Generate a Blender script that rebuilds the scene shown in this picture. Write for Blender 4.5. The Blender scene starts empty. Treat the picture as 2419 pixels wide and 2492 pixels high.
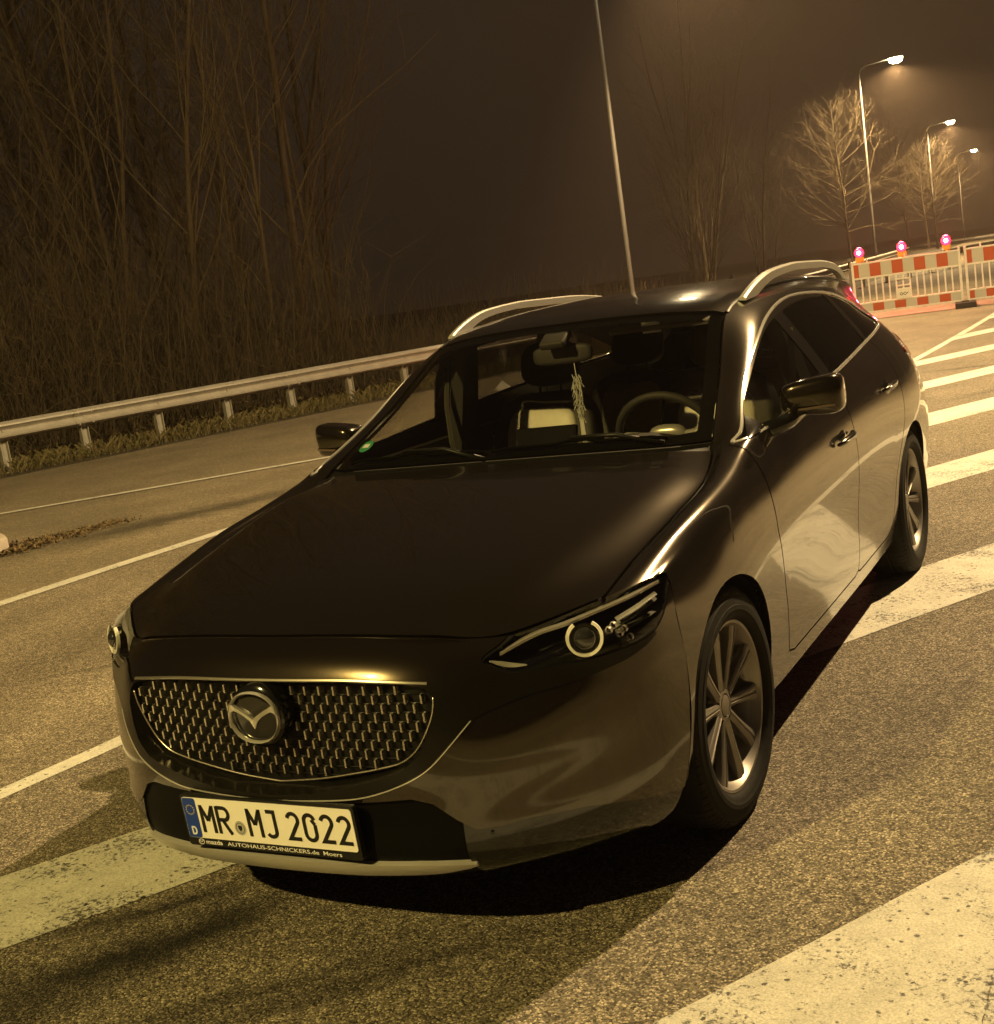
import bpy, bmesh, math, random
import numpy as np
from mathutils import Vector, Matrix, noise

# ------------------------------------------------------------------ camera
scene = bpy.context.scene
rad = math.radians
cam_d = bpy.data.cameras.new('camera')
cam = bpy.data.objects.new('camera', cam_d)
scene.collection.objects.link(cam)
cam.location = (2.0218, -2.2920, 1.5393)
cam.rotation_euler = (1.40183, 0.144626, 0.481385)
cam_d.sensor_fit = 'HORIZONTAL'
cam_d.sensor_width = 36.0
cam_d.lens = 36.0 * 3115.55 / 2419.0
cam_d.clip_start = 0.05
cam_d.clip_end = 3000.0
scene.camera = cam
scene.render.resolution_x = 994
scene.render.resolution_y = 1024

# ------------------------------------------------------------------ night sky with town glow
world = bpy.data.worlds.new('World')
scene.world = world
world.use_nodes = True
wn = world.node_tree.nodes; wl = world.node_tree.links
wn.clear()
w_out = wn.new('ShaderNodeOutputWorld')
w_sky = wn.new('ShaderNodeTexSky'); w_sky.sky_type = 'NISHITA'; w_sky.sun_disc = False
w_sky.sun_elevation = rad(-4); w_sky.sun_rotation = rad(200)
w_b1 = wn.new('ShaderNodeBackground'); w_b1.inputs[1].default_value = 0.05
w_b2 = wn.new('ShaderNodeBackground'); w_b2.inputs[0].default_value = (0.62, 0.40, 0.24, 1); w_b2.inputs[1].default_value = 0.015
w_add = wn.new('ShaderNodeAddShader')
wl.new(w_sky.outputs[0], w_b1.inputs[0]); wl.new(w_b1.outputs[0], w_add.inputs[0])
wl.new(w_b2.outputs[0], w_add.inputs[1]); wl.new(w_add.outputs[0], w_out.inputs[0])

vs = scene.view_settings
vs.view_transform = 'Standard'; vs.look = 'None'; vs.gamma = 1.0; vs.exposure = 0.95
vs.use_curve_mapping = False
scene.cycles.use_denoising = True
scene.cycles.max_bounces = 6
scene.cycles.diffuse_bounces = 2
scene.cycles.glossy_bounces = 4
scene.cycles.transmission_bounces = 4
scene.cycles.volume_bounces = 0
scene.cycles.use_adaptive_sampling = True
scene.cycles.adaptive_threshold = 0.03
scene.cycles.transparent_max_bounces = 16
scene.cycles.sample_clamp_indirect = 4.0
scene.cycles.caustics_reflective = False
scene.cycles.caustics_refractive = False

# street lamp light: power (W), colours
LAMP_POWER = 6000.0
COL_K = (1.0, 0.70, 0.33)
COL_F = (1.0, 0.745, 0.22)
COL_M = (1.0, 0.68, 0.31)

# ------------------------------------------------------------------ helpers
COL = scene.collection
def tag(o, label=None, cat=None, group=None, kind=None):
    if label: o['label'] = label
    if cat: o['category'] = cat
    if group: o['group'] = group
    if kind: o['kind'] = kind
    return o
def empty(name, loc=(0, 0, 0), rz=0.0):
    o = bpy.data.objects.new(name, None); COL.objects.link(o)
    o.location = loc; o.rotation_euler = (0, 0, rz); o.empty_display_size = 0.1
    return o
def link(o, parent=None):
    COL.objects.link(o)
    if parent is not None: o.parent = parent
    return o
def obj(name, me, mat=None, parent=None):
    o = bpy.data.objects.new(name, me)
    if mat is not None and len(me.materials) == 0: me.materials.append(mat)
    return link(o, parent)
def mesh(name, V, F, smooth=False, normals=None):
    me = bpy.data.meshes.new(name)
    me.from_pydata([tuple(map(float, v)) for v in V], [], [tuple(map(int, f)) for f in F])
    me.validate(clean_customdata=False)
    if smooth:
        me.polygons.foreach_set('use_smooth', [True] * len(me.polygons))
    if normals is not None and len(normals) == len(me.vertices):
        me.normals_split_custom_set_from_vertices([tuple(map(float, n)) for n in normals])
    me.update()
    return me
class MB:
    """collects shapes for one mesh"""
    def __init__(s): s.V = []; s.F = []
    def add(s, V, F):
        b = len(s.V); s.V += [tuple(v) for v in V]; s.F += [tuple(i + b for i in f) for f in F]
        return s
    def box(s, c, d, R=None):
        hx, hy, hz = d[0]/2, d[1]/2, d[2]/2
        P = [Vector((x, y, z)) for x in (-hx, hx) for y in (-hy, hy) for z in (-hz, hz)]
        if R is not None: P = [R @ q for q in P]
        P = [q + Vector(c) for q in P]
        return s.add(P, [(0,1,3,2),(4,6,7,5),(0,4,5,1),(2,3,7,6),(0,2,6,4),(1,5,7,3)])
    def bbox(s, c, d, b=0.004, R=None):
        """box with chamfered edges"""
        bm = bmesh.new(); bmesh.ops.create_cube(bm, size=1.0)
        for v in bm.verts: v.co = Vector((v.co.x*d[0], v.co.y*d[1], v.co.z*d[2]))
        bmesh.ops.bevel(bm, geom=bm.edges[:], offset=b, segments=2, profile=0.6, affect='EDGES')
        bm.verts.ensure_lookup_table()
        P = [v.co.copy() for v in bm.verts]
        if R is not None: P = [R @ q for q in P]
        Fs = [[v.index for v in f.verts] for f in bm.faces]
        bm.free()
        return s.add([q + Vector(c) for q in P], Fs)
    def tube(s, pts, r, n=8, cap=True):
        pts = [Vector(q) for q in pts]; m = len(pts)
        rs = r if hasattr(r, '__len__') else [r]*m
        rings = []; up = None
        for i, q in enumerate(pts):
            t = (pts[min(i+1, m-1)] - pts[max(i-1, 0)])
            if t.length < 1e-9: t = Vector((0, 0, 1))
            t.normalize()
            if up is None:
                a = Vector((0, 0, 1)) if abs(t.z) < .9 else Vector((1, 0, 0))
                up = t.cross(a).normalized()
            up = (up - t*up.dot(t))
            if up.length < 1e-6: up = t.orthogonal()
            up.normalize(); bi = t.cross(up)
            rings.append([q + (up*math.cos(2*math.pi*k/n) + bi*math.sin(2*math.pi*k/n))*rs[i] for k in range(n)])
        V = [v for rg in rings for v in rg]; F = []
        for i in range(m-1):
            for k in range(n):
                F.append((i*n+k, i*n+(k+1) % n, (i+1)*n+(k+1) % n, (i+1)*n+k))
        if cap:
            F.append(tuple(range(n-1, -1, -1))); F.append(tuple((m-1)*n+k for k in range(n)))
        return s.add(V, F)
    def lathe(s, prof, n=48, axis='x', c=(0, 0, 0), closed=False):
        """prof: list of (axial, radius)"""
        V = []; F = []; m = len(prof)
        for a, r in prof:
            for k in range(n):
                t = 2*math.pi*k/n
                u, w = r*math.cos(t), r*math.sin(t)
                q = {'x': (a, u, w), 'y': (u, a, w), 'z': (u, w, a)}[axis]
                V.append((q[0]+c[0], q[1]+c[1], q[2]+c[2]))
        for i in range(m if closed else m-1):
            j = (i+1) % m
            for k in range(n):
                F.append((i*n+k, i*n+(k+1) % n, j*n+(k+1) % n, j*n+k))
        return s.add(V, F)
    def prism(s, poly, h0, h1, axis='z', M=None):
        n = len(poly); V = []
        for h in (h0, h1):
            for a, b in poly:
                V.append({'z': (a, b, h), 'y': (a, h, b), 'x': (h, a, b)}[axis])
        if M is not None: V = [M @ Vector(v) for v in V]
        F = [tuple(range(n-1, -1, -1)), tuple(range(n, 2*n))] + [(i, (i+1) % n, n+(i+1) % n, n+i) for i in range(n)]
        return s.add(V, F)
    def build(s, name, mat, parent=None, smooth=False):
        me = mesh(name, s.V, s.F, smooth)
        bm = bmesh.new(); bm.from_mesh(me)
        bmesh.ops.recalc_face_normals(bm, faces=bm.faces[:])
        bm.to_mesh(me); bm.free()
        if smooth == 'auto':
            me.polygons.foreach_set('use_smooth', [True]*len(me.polygons))
            me.set_sharp_from_angle(angle=rad(38))
        return obj(name, me, mat, parent)

# ------------------------------------------------------------------ materials
def mat_new(name):
    m = bpy.data.materials.new(name); m.use_nodes = True
    nt = m.node_tree; b = nt.nodes.get('Principled BSDF')
    return m, nt, b
def pmat(name, col, rough=.5, metal=0., coat=0., spec=.5, emit=None, estr=0., noise_amt=0., nscale=30., bump=0., coat_rough=.03):
    m, nt, b = mat_new(name)
    b.inputs['Base Color'].default_value = (*col, 1); b.inputs['Roughness'].default_value = rough
    b.inputs['Metallic'].default_value = metal; b.inputs['Coat Weight'].default_value = coat
    b.inputs['Coat Roughness'].default_value = coat_rough
    b.inputs['Specular IOR Level'].default_value = spec
    if emit:
        b.inputs['Emission Color'].default_value = (*emit, 1); b.inputs['Emission Strength'].default_value = estr
    if noise_amt or bump:
        tc = nt.nodes.new('ShaderNodeTexCoord'); nz = nt.nodes.new('ShaderNodeTexNoise')
        nz.inputs['Scale'].default_value = nscale; nz.inputs['Detail'].default_value = 6
        nt.links.new(tc.outputs['Object'], nz.inputs['Vector'])
        if noise_amt:
            mx = nt.nodes.new('ShaderNodeMix'); mx.data_type = 'RGBA'
            mx.inputs[6].default_value = (*[c*(1-noise_amt) for c in col], 1)
            mx.inputs[7].default_value = (*[min(1, c*(1+noise_amt)) for c in col], 1)
            nt.links.new(nz.outputs[0], mx.inputs[0]); nt.links.new(mx.outputs[2], b.inputs['Base Color'])
            rr = nt.nodes.new('ShaderNodeMapRange'); rr.inputs[3].default_value = max(0, rough-.1); rr.inputs[4].default_value = min(1, rough+.1)
            nt.links.new(nz.outputs[0], rr.inputs[0]); nt.links.new(rr.outputs[0], b.inputs['Roughness'])
        if bump:
            bp = nt.nodes.new('ShaderNodeBump'); bp.inputs['Strength'].default_value = bump; bp.inputs['Distance'].default_value = .01
            nt.links.new(nz.outputs[0], bp.inputs['Height']); nt.links.new(bp.outputs[0], b.inputs['Normal'])
    return m
def glass_mat(name, tint, refl_rough=0.0, ior=1.5):
    m, nt, b = mat_new(name); nt.nodes.remove(b)
    out = nt.nodes['Material Output']
    tr = nt.nodes.new('ShaderNodeBsdfTransparent'); tr.inputs[0].default_value = (*tint, 1)
    gl = nt.nodes.new('ShaderNodeBsdfGlossy'); gl.inputs['Roughness'].default_value = refl_rough
    lw = nt.nodes.new('ShaderNodeLayerWeight'); lw.inputs[0].default_value = .5
    pw = nt.nodes.new('ShaderNodeMath'); pw.operation = 'POWER'; pw.inputs[1].default_value = 5
    nt.links.new(lw.outputs['Facing'], pw.inputs[0])
    fr = nt.nodes.new('ShaderNodeMath'); fr.operation = 'MULTIPLY_ADD'; fr.inputs[1].default_value = .93; fr.inputs[2].default_value = .045
    nt.links.new(pw.outputs[0], fr.inputs[0])
    mx = nt.nodes.new('ShaderNodeMixShader')
    nt.links.new(fr.outputs[0], mx.inputs[0]); nt.links.new(tr.outputs[0], mx.inputs[1]); nt.links.new(gl.outputs[0], mx.inputs[2])
    nt.links.new(mx.outputs[0], out.inputs[0])
    return m
# ================================================================== THE CAR
# car axes = world axes: front of the car at y = 0 facing -y, its left side at +x
M_PAINT, _nt, _b = mat_new('car_paint')
_b.inputs['Base Color'].default_value = (.060, .043, .031, 1); _b.inputs['Metallic'].default_value = .85
_b.inputs['Roughness'].default_value = .21; _b.inputs['Coat Weight'].default_value = 1.0; _b.inputs['Coat Roughness'].default_value = .015
_b.inputs['Coat IOR'].default_value = 1.6
_tc = _nt.nodes.new('ShaderNodeTexCoord'); _vo = _nt.nodes.new('ShaderNodeTexVoronoi'); _vo.inputs['Scale'].default_value = 1400
_nt.links.new(_tc.outputs['Object'], _vo.inputs['Vector'])
_hs = _nt.nodes.new('ShaderNodeMix'); _hs.data_type = 'RGBA'; _hs.inputs[6].default_value = (.020, .0155, .0105, 1); _hs.inputs[7].default_value = (.044, .034, .0235, 1)
_sx = _nt.nodes.new('ShaderNodeSeparateColor'); _nt.links.new(_vo.outputs['Color'], _sx.inputs[0])
_nt.links.new(_sx.outputs[0], _hs.inputs[0]); _nt.links.new(_hs.outputs[2], _b.inputs['Base Color'])
# thin road film: dusty specks and a dull veil, thicker towards the sills
_n1 = _nt.nodes.new('ShaderNodeTexNoise'); _n1.inputs['Scale'].default_value = 7; _n1.inputs['Detail'].default_value = 8; _n1.inputs['Roughness'].default_value = .7; _nt.links.new(_tc.outputs['Object'], _n1.inputs['Vector'])
_n2 = _nt.nodes.new('ShaderNodeTexNoise'); _n2.inputs['Scale'].default_value = 260; _n2.inputs['Detail'].default_value = 2; _nt.links.new(_tc.outputs['Object'], _n2.inputs['Vector'])
_sz = _nt.nodes.new('ShaderNodeSeparateXYZ'); _nt.links.new(_tc.outputs['Object'], _sz.inputs[0])
_mz = _nt.nodes.new('ShaderNodeMapRange'); _mz.inputs[1].default_value = .22; _mz.inputs[2].default_value = .75; _mz.inputs[3].default_value = .34; _mz.inputs[4].default_value = .05; _nt.links.new(_sz.outputs[2], _mz.inputs[0])
_d1 = _nt.nodes.new('ShaderNodeMath'); _d1.operation = 'MULTIPLY'; _nt.links.new(_n1.outputs[0], _d1.inputs[0]); _nt.links.new(_mz.outputs[0], _d1.inputs[1])
_d2 = _nt.nodes.new('ShaderNodeMapRange'); _d2.inputs[1].default_value = .45; _d2.inputs[2].default_value = .8; _d2.inputs[3].default_value = .6; _d2.inputs[4].default_value = 1.6; _nt.links.new(_n2.outputs[0], _d2.inputs[0])
_d3 = _nt.nodes.new('ShaderNodeMath'); _d3.operation = 'MULTIPLY'; _nt.links.new(_d1.outputs[0], _d3.inputs[0]); _nt.links.new(_d2.outputs[0], _d3.inputs[1])
_dm = _nt.nodes.new('ShaderNodeMix'); _dm.data_type = 'RGBA'; _dm.inputs[7].default_value = (.16, .135, .10, 1); _nt.links.new(_d3.outputs[0], _dm.inputs[0]); _nt.links.new(_hs.outputs[2], _dm.inputs[6]); _nt.links.new(_dm.outputs[2], _b.inputs['Base Color'])
_dr = _nt.nodes.new('ShaderNodeMath'); _dr.operation = 'MULTIPLY_ADD'; _dr.inputs[1].default_value = .45; _dr.inputs[2].default_value = .008; _nt.links.new(_d1.outputs[0], _dr.inputs[0]); _nt.links.new(_dr.outputs[0], _b.inputs['Coat Roughness'])
M_GLOSSBLACK = pmat('gloss_black', (.006, .006, .006), .12, coat=.5)
M_BLACKPL = pmat('black_plastic', (.008, .008, .008), .42, spec=.22, noise_amt=.3, nscale=60)
M_RUBBER = pmat('rubber_seal', (.004, .004, .004), 1., spec=0.)
M_CHROME = pmat('chrome_trim', (.74, .72, .68), .18, metal=.65)
M_DARKCHROME = pmat('dark_chrome', (.010, .009, .008), .22, metal=.3, spec=.3)
M_SATIN = pmat('satin_silver', (.62, .60, .56), .30, metal=.55)
M_ALLOY = pmat('alloy_wheel', (.30, .28, .26), .38, metal=.7)
M_INTAKE = pmat('intake_black', (.0035, .0035, .0035), .5, spec=.06)
M_TYRE = pmat('tyre_rubber', (.012, .011, .010), .80, spec=.25, noise_amt=.35, nscale=40, bump=.15)
M_WSGLASS = glass_mat('windscreen_glass', (.86, .85, .81))
M_SIDEGLASS = glass_mat('side_glass', (.72, .71, .66))
M_PRIVGLASS = glass_mat('privacy_glass', (.14, .14, .13))
M_LENS = glass_mat('lamp_lens', (.93, .93, .92))
M_INT = pmat('interior_black', (.030, .027, .025), .65, noise_amt=.3, nscale=80)
M_LEATHER = pmat('cream_leather', (.60, .57, .50), .45, noise_amt=.15, nscale=40, bump=.1)
M_RED = pmat('tail_lamp_red', (.25, .006, .010), .15, coat=1.)
M_DISC = pmat('brake_disc', (.22, .21, .20), .35, metal=1.)
M_MIRROR = pmat('mirror_glass', (.8, .8, .8), .02, metal=1.)

def hermite(P, t, ts):
    P = np.asarray(P, float); t = np.asarray(t, float); n = len(t)
    d = (P[1:]-P[:-1])/(t[1:]-t[:-1]).reshape((-1,)+(1,)*(P.ndim-1))
    m = np.empty_like(P)
    for i in range(1, n-1):
        h0, h1 = t[i]-t[i-1], t[i+1]-t[i]
        m[i] = (d[i-1]*h1+d[i]*h0)/(h0+h1)
    m[0] = 1.5*d[0]-.5*m[1]; m[-1] = 1.5*d[-1]-.5*m[-2]
    k = np.clip(np.searchsorted(t, ts, side='right')-1, 0, n-2)
    h = t[k+1]-t[k]; s = (ts-t[k])/h
    sh = (-1,)+(1,)*(P.ndim-1); s = s.reshape(sh); h = h.reshape(sh)
    return (2*s**3-3*s**2+1)*P[k]+(s**3-2*s**2+s)*h*m[k]+(-2*s**3+3*s**2)*P[k+1]+(s**3-s**2)*h*m[k+1]
def knots(P, axis):
    P = np.moveaxis(P, axis, 0); c = np.linalg.norm(P[1:]-P[:-1], axis=-1)
    return np.concatenate([[0], np.cumsum(c.reshape(len(c), -1).mean(1)**.75)])
def dense(P, nu, nv):
    P = np.asarray(P, float); ku = knots(P, 0); kv = knots(P, 1)
    us = np.linspace(0, ku[-1], nu); vs_ = np.linspace(0, kv[-1], nv)
    us = np.sort(np.concatenate([us, ku[1:-1]])); vs_ = np.sort(np.concatenate([vs_, kv[1:-1]]))
    us = us[np.concatenate([[True], np.diff(us) > 1e-4])]; vs_ = vs_[np.concatenate([[True], np.diff(vs_) > 1e-4])]
    G = hermite(P, ku, us); G = np.moveaxis(hermite(np.moveaxis(G, 1, 0), kv, vs_), 0, 1)
    return G, np.interp(us, ku, np.arange(len(ku))), np.interp(vs_, kv, np.arange(len(kv)))
def gsmooth(G, it, wu=.5, wv=.5):
    G = G.copy()
    for _ in range(it):
        A = G.copy(); A[1:-1] += wu*(.5*(G[:-2]+G[2:])-G[1:-1])
        Bm = np.concatenate([A[:, 1:2]*np.array([-1, 1, 1]), A], 1) if abs(A[:, 0, 0]).max() < 1e-6 else None
        C = A.copy(); C[:, 1:-1] += wv*(.5*(A[:, :-2]+A[:, 2:])-A[:, 1:-1])
        if Bm is not None:
            C[:, 0] += wv*(.5*(A[:, 1]*np.array([-1, 1, 1])+A[:, 1])-A[:, 0])
        G = C
    return G
class Surf: pass
def grid_surf(G, iu, iv, flip=False):
    nu, nv = G.shape[:2]; S = Surf()
    Gu = np.gradient(G, axis=0); Gv = np.gradient(G, axis=1)
    if abs(G[:, 0, 0]).max() < 1e-6:
        Gv[:, 0] = (G[:, 1]-G[:, 1]*np.array([-1, 1, 1]))/2
    N = np.cross(Gu, Gv); N /= np.linalg.norm(N, axis=2, keepdims=True)+1e-12
    if flip: N = -N
    S.V = G.reshape(-1, 3); S.N = N.reshape(-1, 3)
    U, W = np.meshgrid(iu, iv, indexing='ij'); S.U = np.stack([U.ravel(), W.ravel()], 1)
    idx = np.arange(nu*nv).reshape(nu, nv)
    a, b, c, d = idx[:-1, :-1].ravel(), idx[1:, :-1].ravel(), idx[1:, 1:].ravel(), idx[:-1, 1:].ravel()
    F = np.concatenate([np.stack([a, b, c], 1), np.stack([a, c, d], 1)])
    if flip: F = F[:, ::-1]
    S.F = F
    return S
def split(S, f):
    f = np.where(np.abs(f) < 1e-6, 1e-6, f)
    s = f > 0; fs = s[S.F]; k = fs.sum(1); mixed = np.where((k > 0) & (k < 3))[0]
    keep = np.where((k == 0) | (k == 3))[0]
    V = list(S.V); N = list(S.N); U = list(S.U); ed = {}; new = []
    def cut(i, j):
        key = (i, j) if i < j else (j, i)
        if key not in ed:
            t = f[i]/(f[i]-f[j]); ed[key] = len(V)
            V.append(S.V[i]+t*(S.V[j]-S.V[i])); n = S.N[i]+t*(S.N[j]-S.N[i]); N.append(n/(np.linalg.norm(n)+1e-12)); U.append(S.U[i]+t*(S.U[j]-S.U[i]))
        return ed[key]
    for q in mixed:
        t = S.F[q]; g = fs[q]
        r = [i for i in range(3) if g[i] == (k[q] == 1)][0]     # lone corner
        i, j, l = t[r], t[(r+1) % 3], t[(r+2) % 3]
        a, b = cut(i, j), cut(i, l)
        new += [(i, a, b), (a, j, l), (a, l, b)]
    T = Surf(); T.V = np.array(V); T.N = np.array(N); T.U = np.array(U)
    T.F = np.concatenate([S.F[keep], np.array(new, int).reshape(-1, 3)])
    return T
def segdist(P, poly, closed):
    poly = np.asarray(poly, float); A = poly; B = np.roll(poly, -1, 0)
    if not closed: A, B = A[:-1], B[:-1]
    d = np.full(len(P), 1e9)
    for a, b in zip(A, B):
        ab = b-a; t = np.clip(((P-a)@ab)/(ab@ab+1e-15), 0, 1)
        d = np.minimum(d, np.linalg.norm(P-(a+t[:, None]*ab), axis=1))
    return d
def inside(P, poly):
    poly = np.asarray(poly, float); r = np.zeros(len(P), bool)
    x, y = P[:, 0], P[:, 1]
    for (x0, y0), (x1, y1) in zip(poly, np.roll(poly, -1, 0)):
        if y0 == y1: continue
        c = ((y0 > y) != (y1 > y)) & (x < (x1-x0)*(y-y0)/(y1-y0)+x0)
        r ^= c
    return r
def sd(P, poly):
    d = segdist(P, poly, True); return np.where(inside(P, poly), -d, d)
def smooth_poly(P, n=12, closed=False):
    P = np.asarray(P, float)
    if closed: P = np.concatenate([P[-2:], P, P[:3]])
    t = np.concatenate([[0], np.cumsum(np.linalg.norm(np.diff(P, axis=0), axis=1)**.6)])
    if closed:
        ts = np.concatenate([np.linspace(t[i], t[i+1], n, endpoint=False) for i in range(2, len(P)-3)])
    else:
        ts = np.linspace(t[0], t[-1], n*(len(P)-1)+1)
    return hermite(P, t, ts)
def part_from(S, mask, name, mat, parent, depth=.008, both=False, mirror=False, off=0., skirt=True):
    """make a panel from the chosen faces, with folded edges; both = joined with its mirror image, mirror = only the mirrored one"""
    F = S.F[mask]
    if len(F) == 0: return None
    used = np.unique(F); mp = -np.ones(len(S.V), int); mp[used] = np.arange(len(used))
    V = S.V[used]+off*S.N[used]; N = S.N[used]; F = mp[F]
    if skirt:
        e = np.concatenate([F[:, [0, 1]], F[:, [1, 2]], F[:, [2, 0]]]); es = np.sort(e, 1)
        _, inv, cnt = np.unique(es[:, 0]*10**7+es[:, 1], return_inverse=True, return_counts=True)
        be = e[cnt[inv] == 1]; be = be[~((abs(V[be[:, 0], 0]) < 1e-5) & (abs(V[be[:, 1], 0]) < 1e-5))]
        b = len(V); ev = np.unique(be); m2 = {v: i for i, v in enumerate(ev)}; ne = len(ev)
        # duplicate rim ring + inner ring so that the edge shades crisply
        tang = np.zeros((ne, 3))
        for i, j in be:
            d_ = V[j]-V[i]; tang[m2[i]] += d_; tang[m2[j]] += d_
        sn = np.cross(tang, N[ev]); sn /= np.linalg.norm(sn, axis=1, keepdims=True)+1e-12
        V = np.concatenate([V, V[ev], V[ev]-depth*N[ev]]); N = np.concatenate([N, sn, sn])
        sk = [(b+m2[j], b+m2[i], b+ne+m2[i]) for i, j in be]+[(b+m2[j], b+ne+m2[i], b+ne+m2[j]) for i, j in be]
        F = np.concatenate([F, np.array(sk, int)])
    if both or mirror:
        V2 = V*np.array([-1, 1, 1]); N2 = N*np.array([-1, 1, 1]); F2 = F[:, ::-1]
        if mirror: V, N, F = V2, N2, F2
        else: F = np.concatenate([F, F2+len(V)]); V = np.concatenate([V, V2]); N = np.concatenate([N, N2])
    return obj(name, mesh(name, V, F, True, N), mat, parent)
def ribbon(path, N, w, h, name, mat, parent, mirror=False, off=0.0):
    """thin moulding along a path on a surface: w wide across, h proud"""
    P = np.asarray(path, float).copy(); N = np.asarray(N, float).copy()
    for _ in range(6):
        P[1:-1] = .5*P[1:-1]+.25*(P[:-2]+P[2:]); N[1:-1] = .5*N[1:-1]+.25*(N[:-2]+N[2:])
    T = np.gradient(P, axis=0); T /= np.linalg.norm(T, axis=1, keepdims=True)+1e-12
    C = np.cross(N, T); C /= np.linalg.norm(C, axis=1, keepdims=True)+1e-12
    ring = [(-.5, -.3), (-.5, .55), (-.28, 1.), (.28, 1.), (.5, .55), (.5, -.3)]
    V = np.stack([P+C*(a*w)+N*(b*h+off) for a, b in ring], 1).reshape(-1, 3); n = len(ring); m = len(P)
    F = [(i*n+k, i*n+(k+1) % n, (i+1)*n+(k+1) % n, (i+1)*n+k) for i in range(m-1) for k in range(n)]
    F += [tuple(range(n-1, -1, -1)), tuple((m-1)*n+k for k in range(n))]
    if mirror: V = V*np.array([-1, 1, 1])
    mb = MB(); mb.add(V, F); return mb.build(name, mat, parent, smooth='auto')

car = empty('car', (0, 0, 0))
tag(car, 'dark brown metallic estate car with mesh grille parked across white hatching', 'car')

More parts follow.
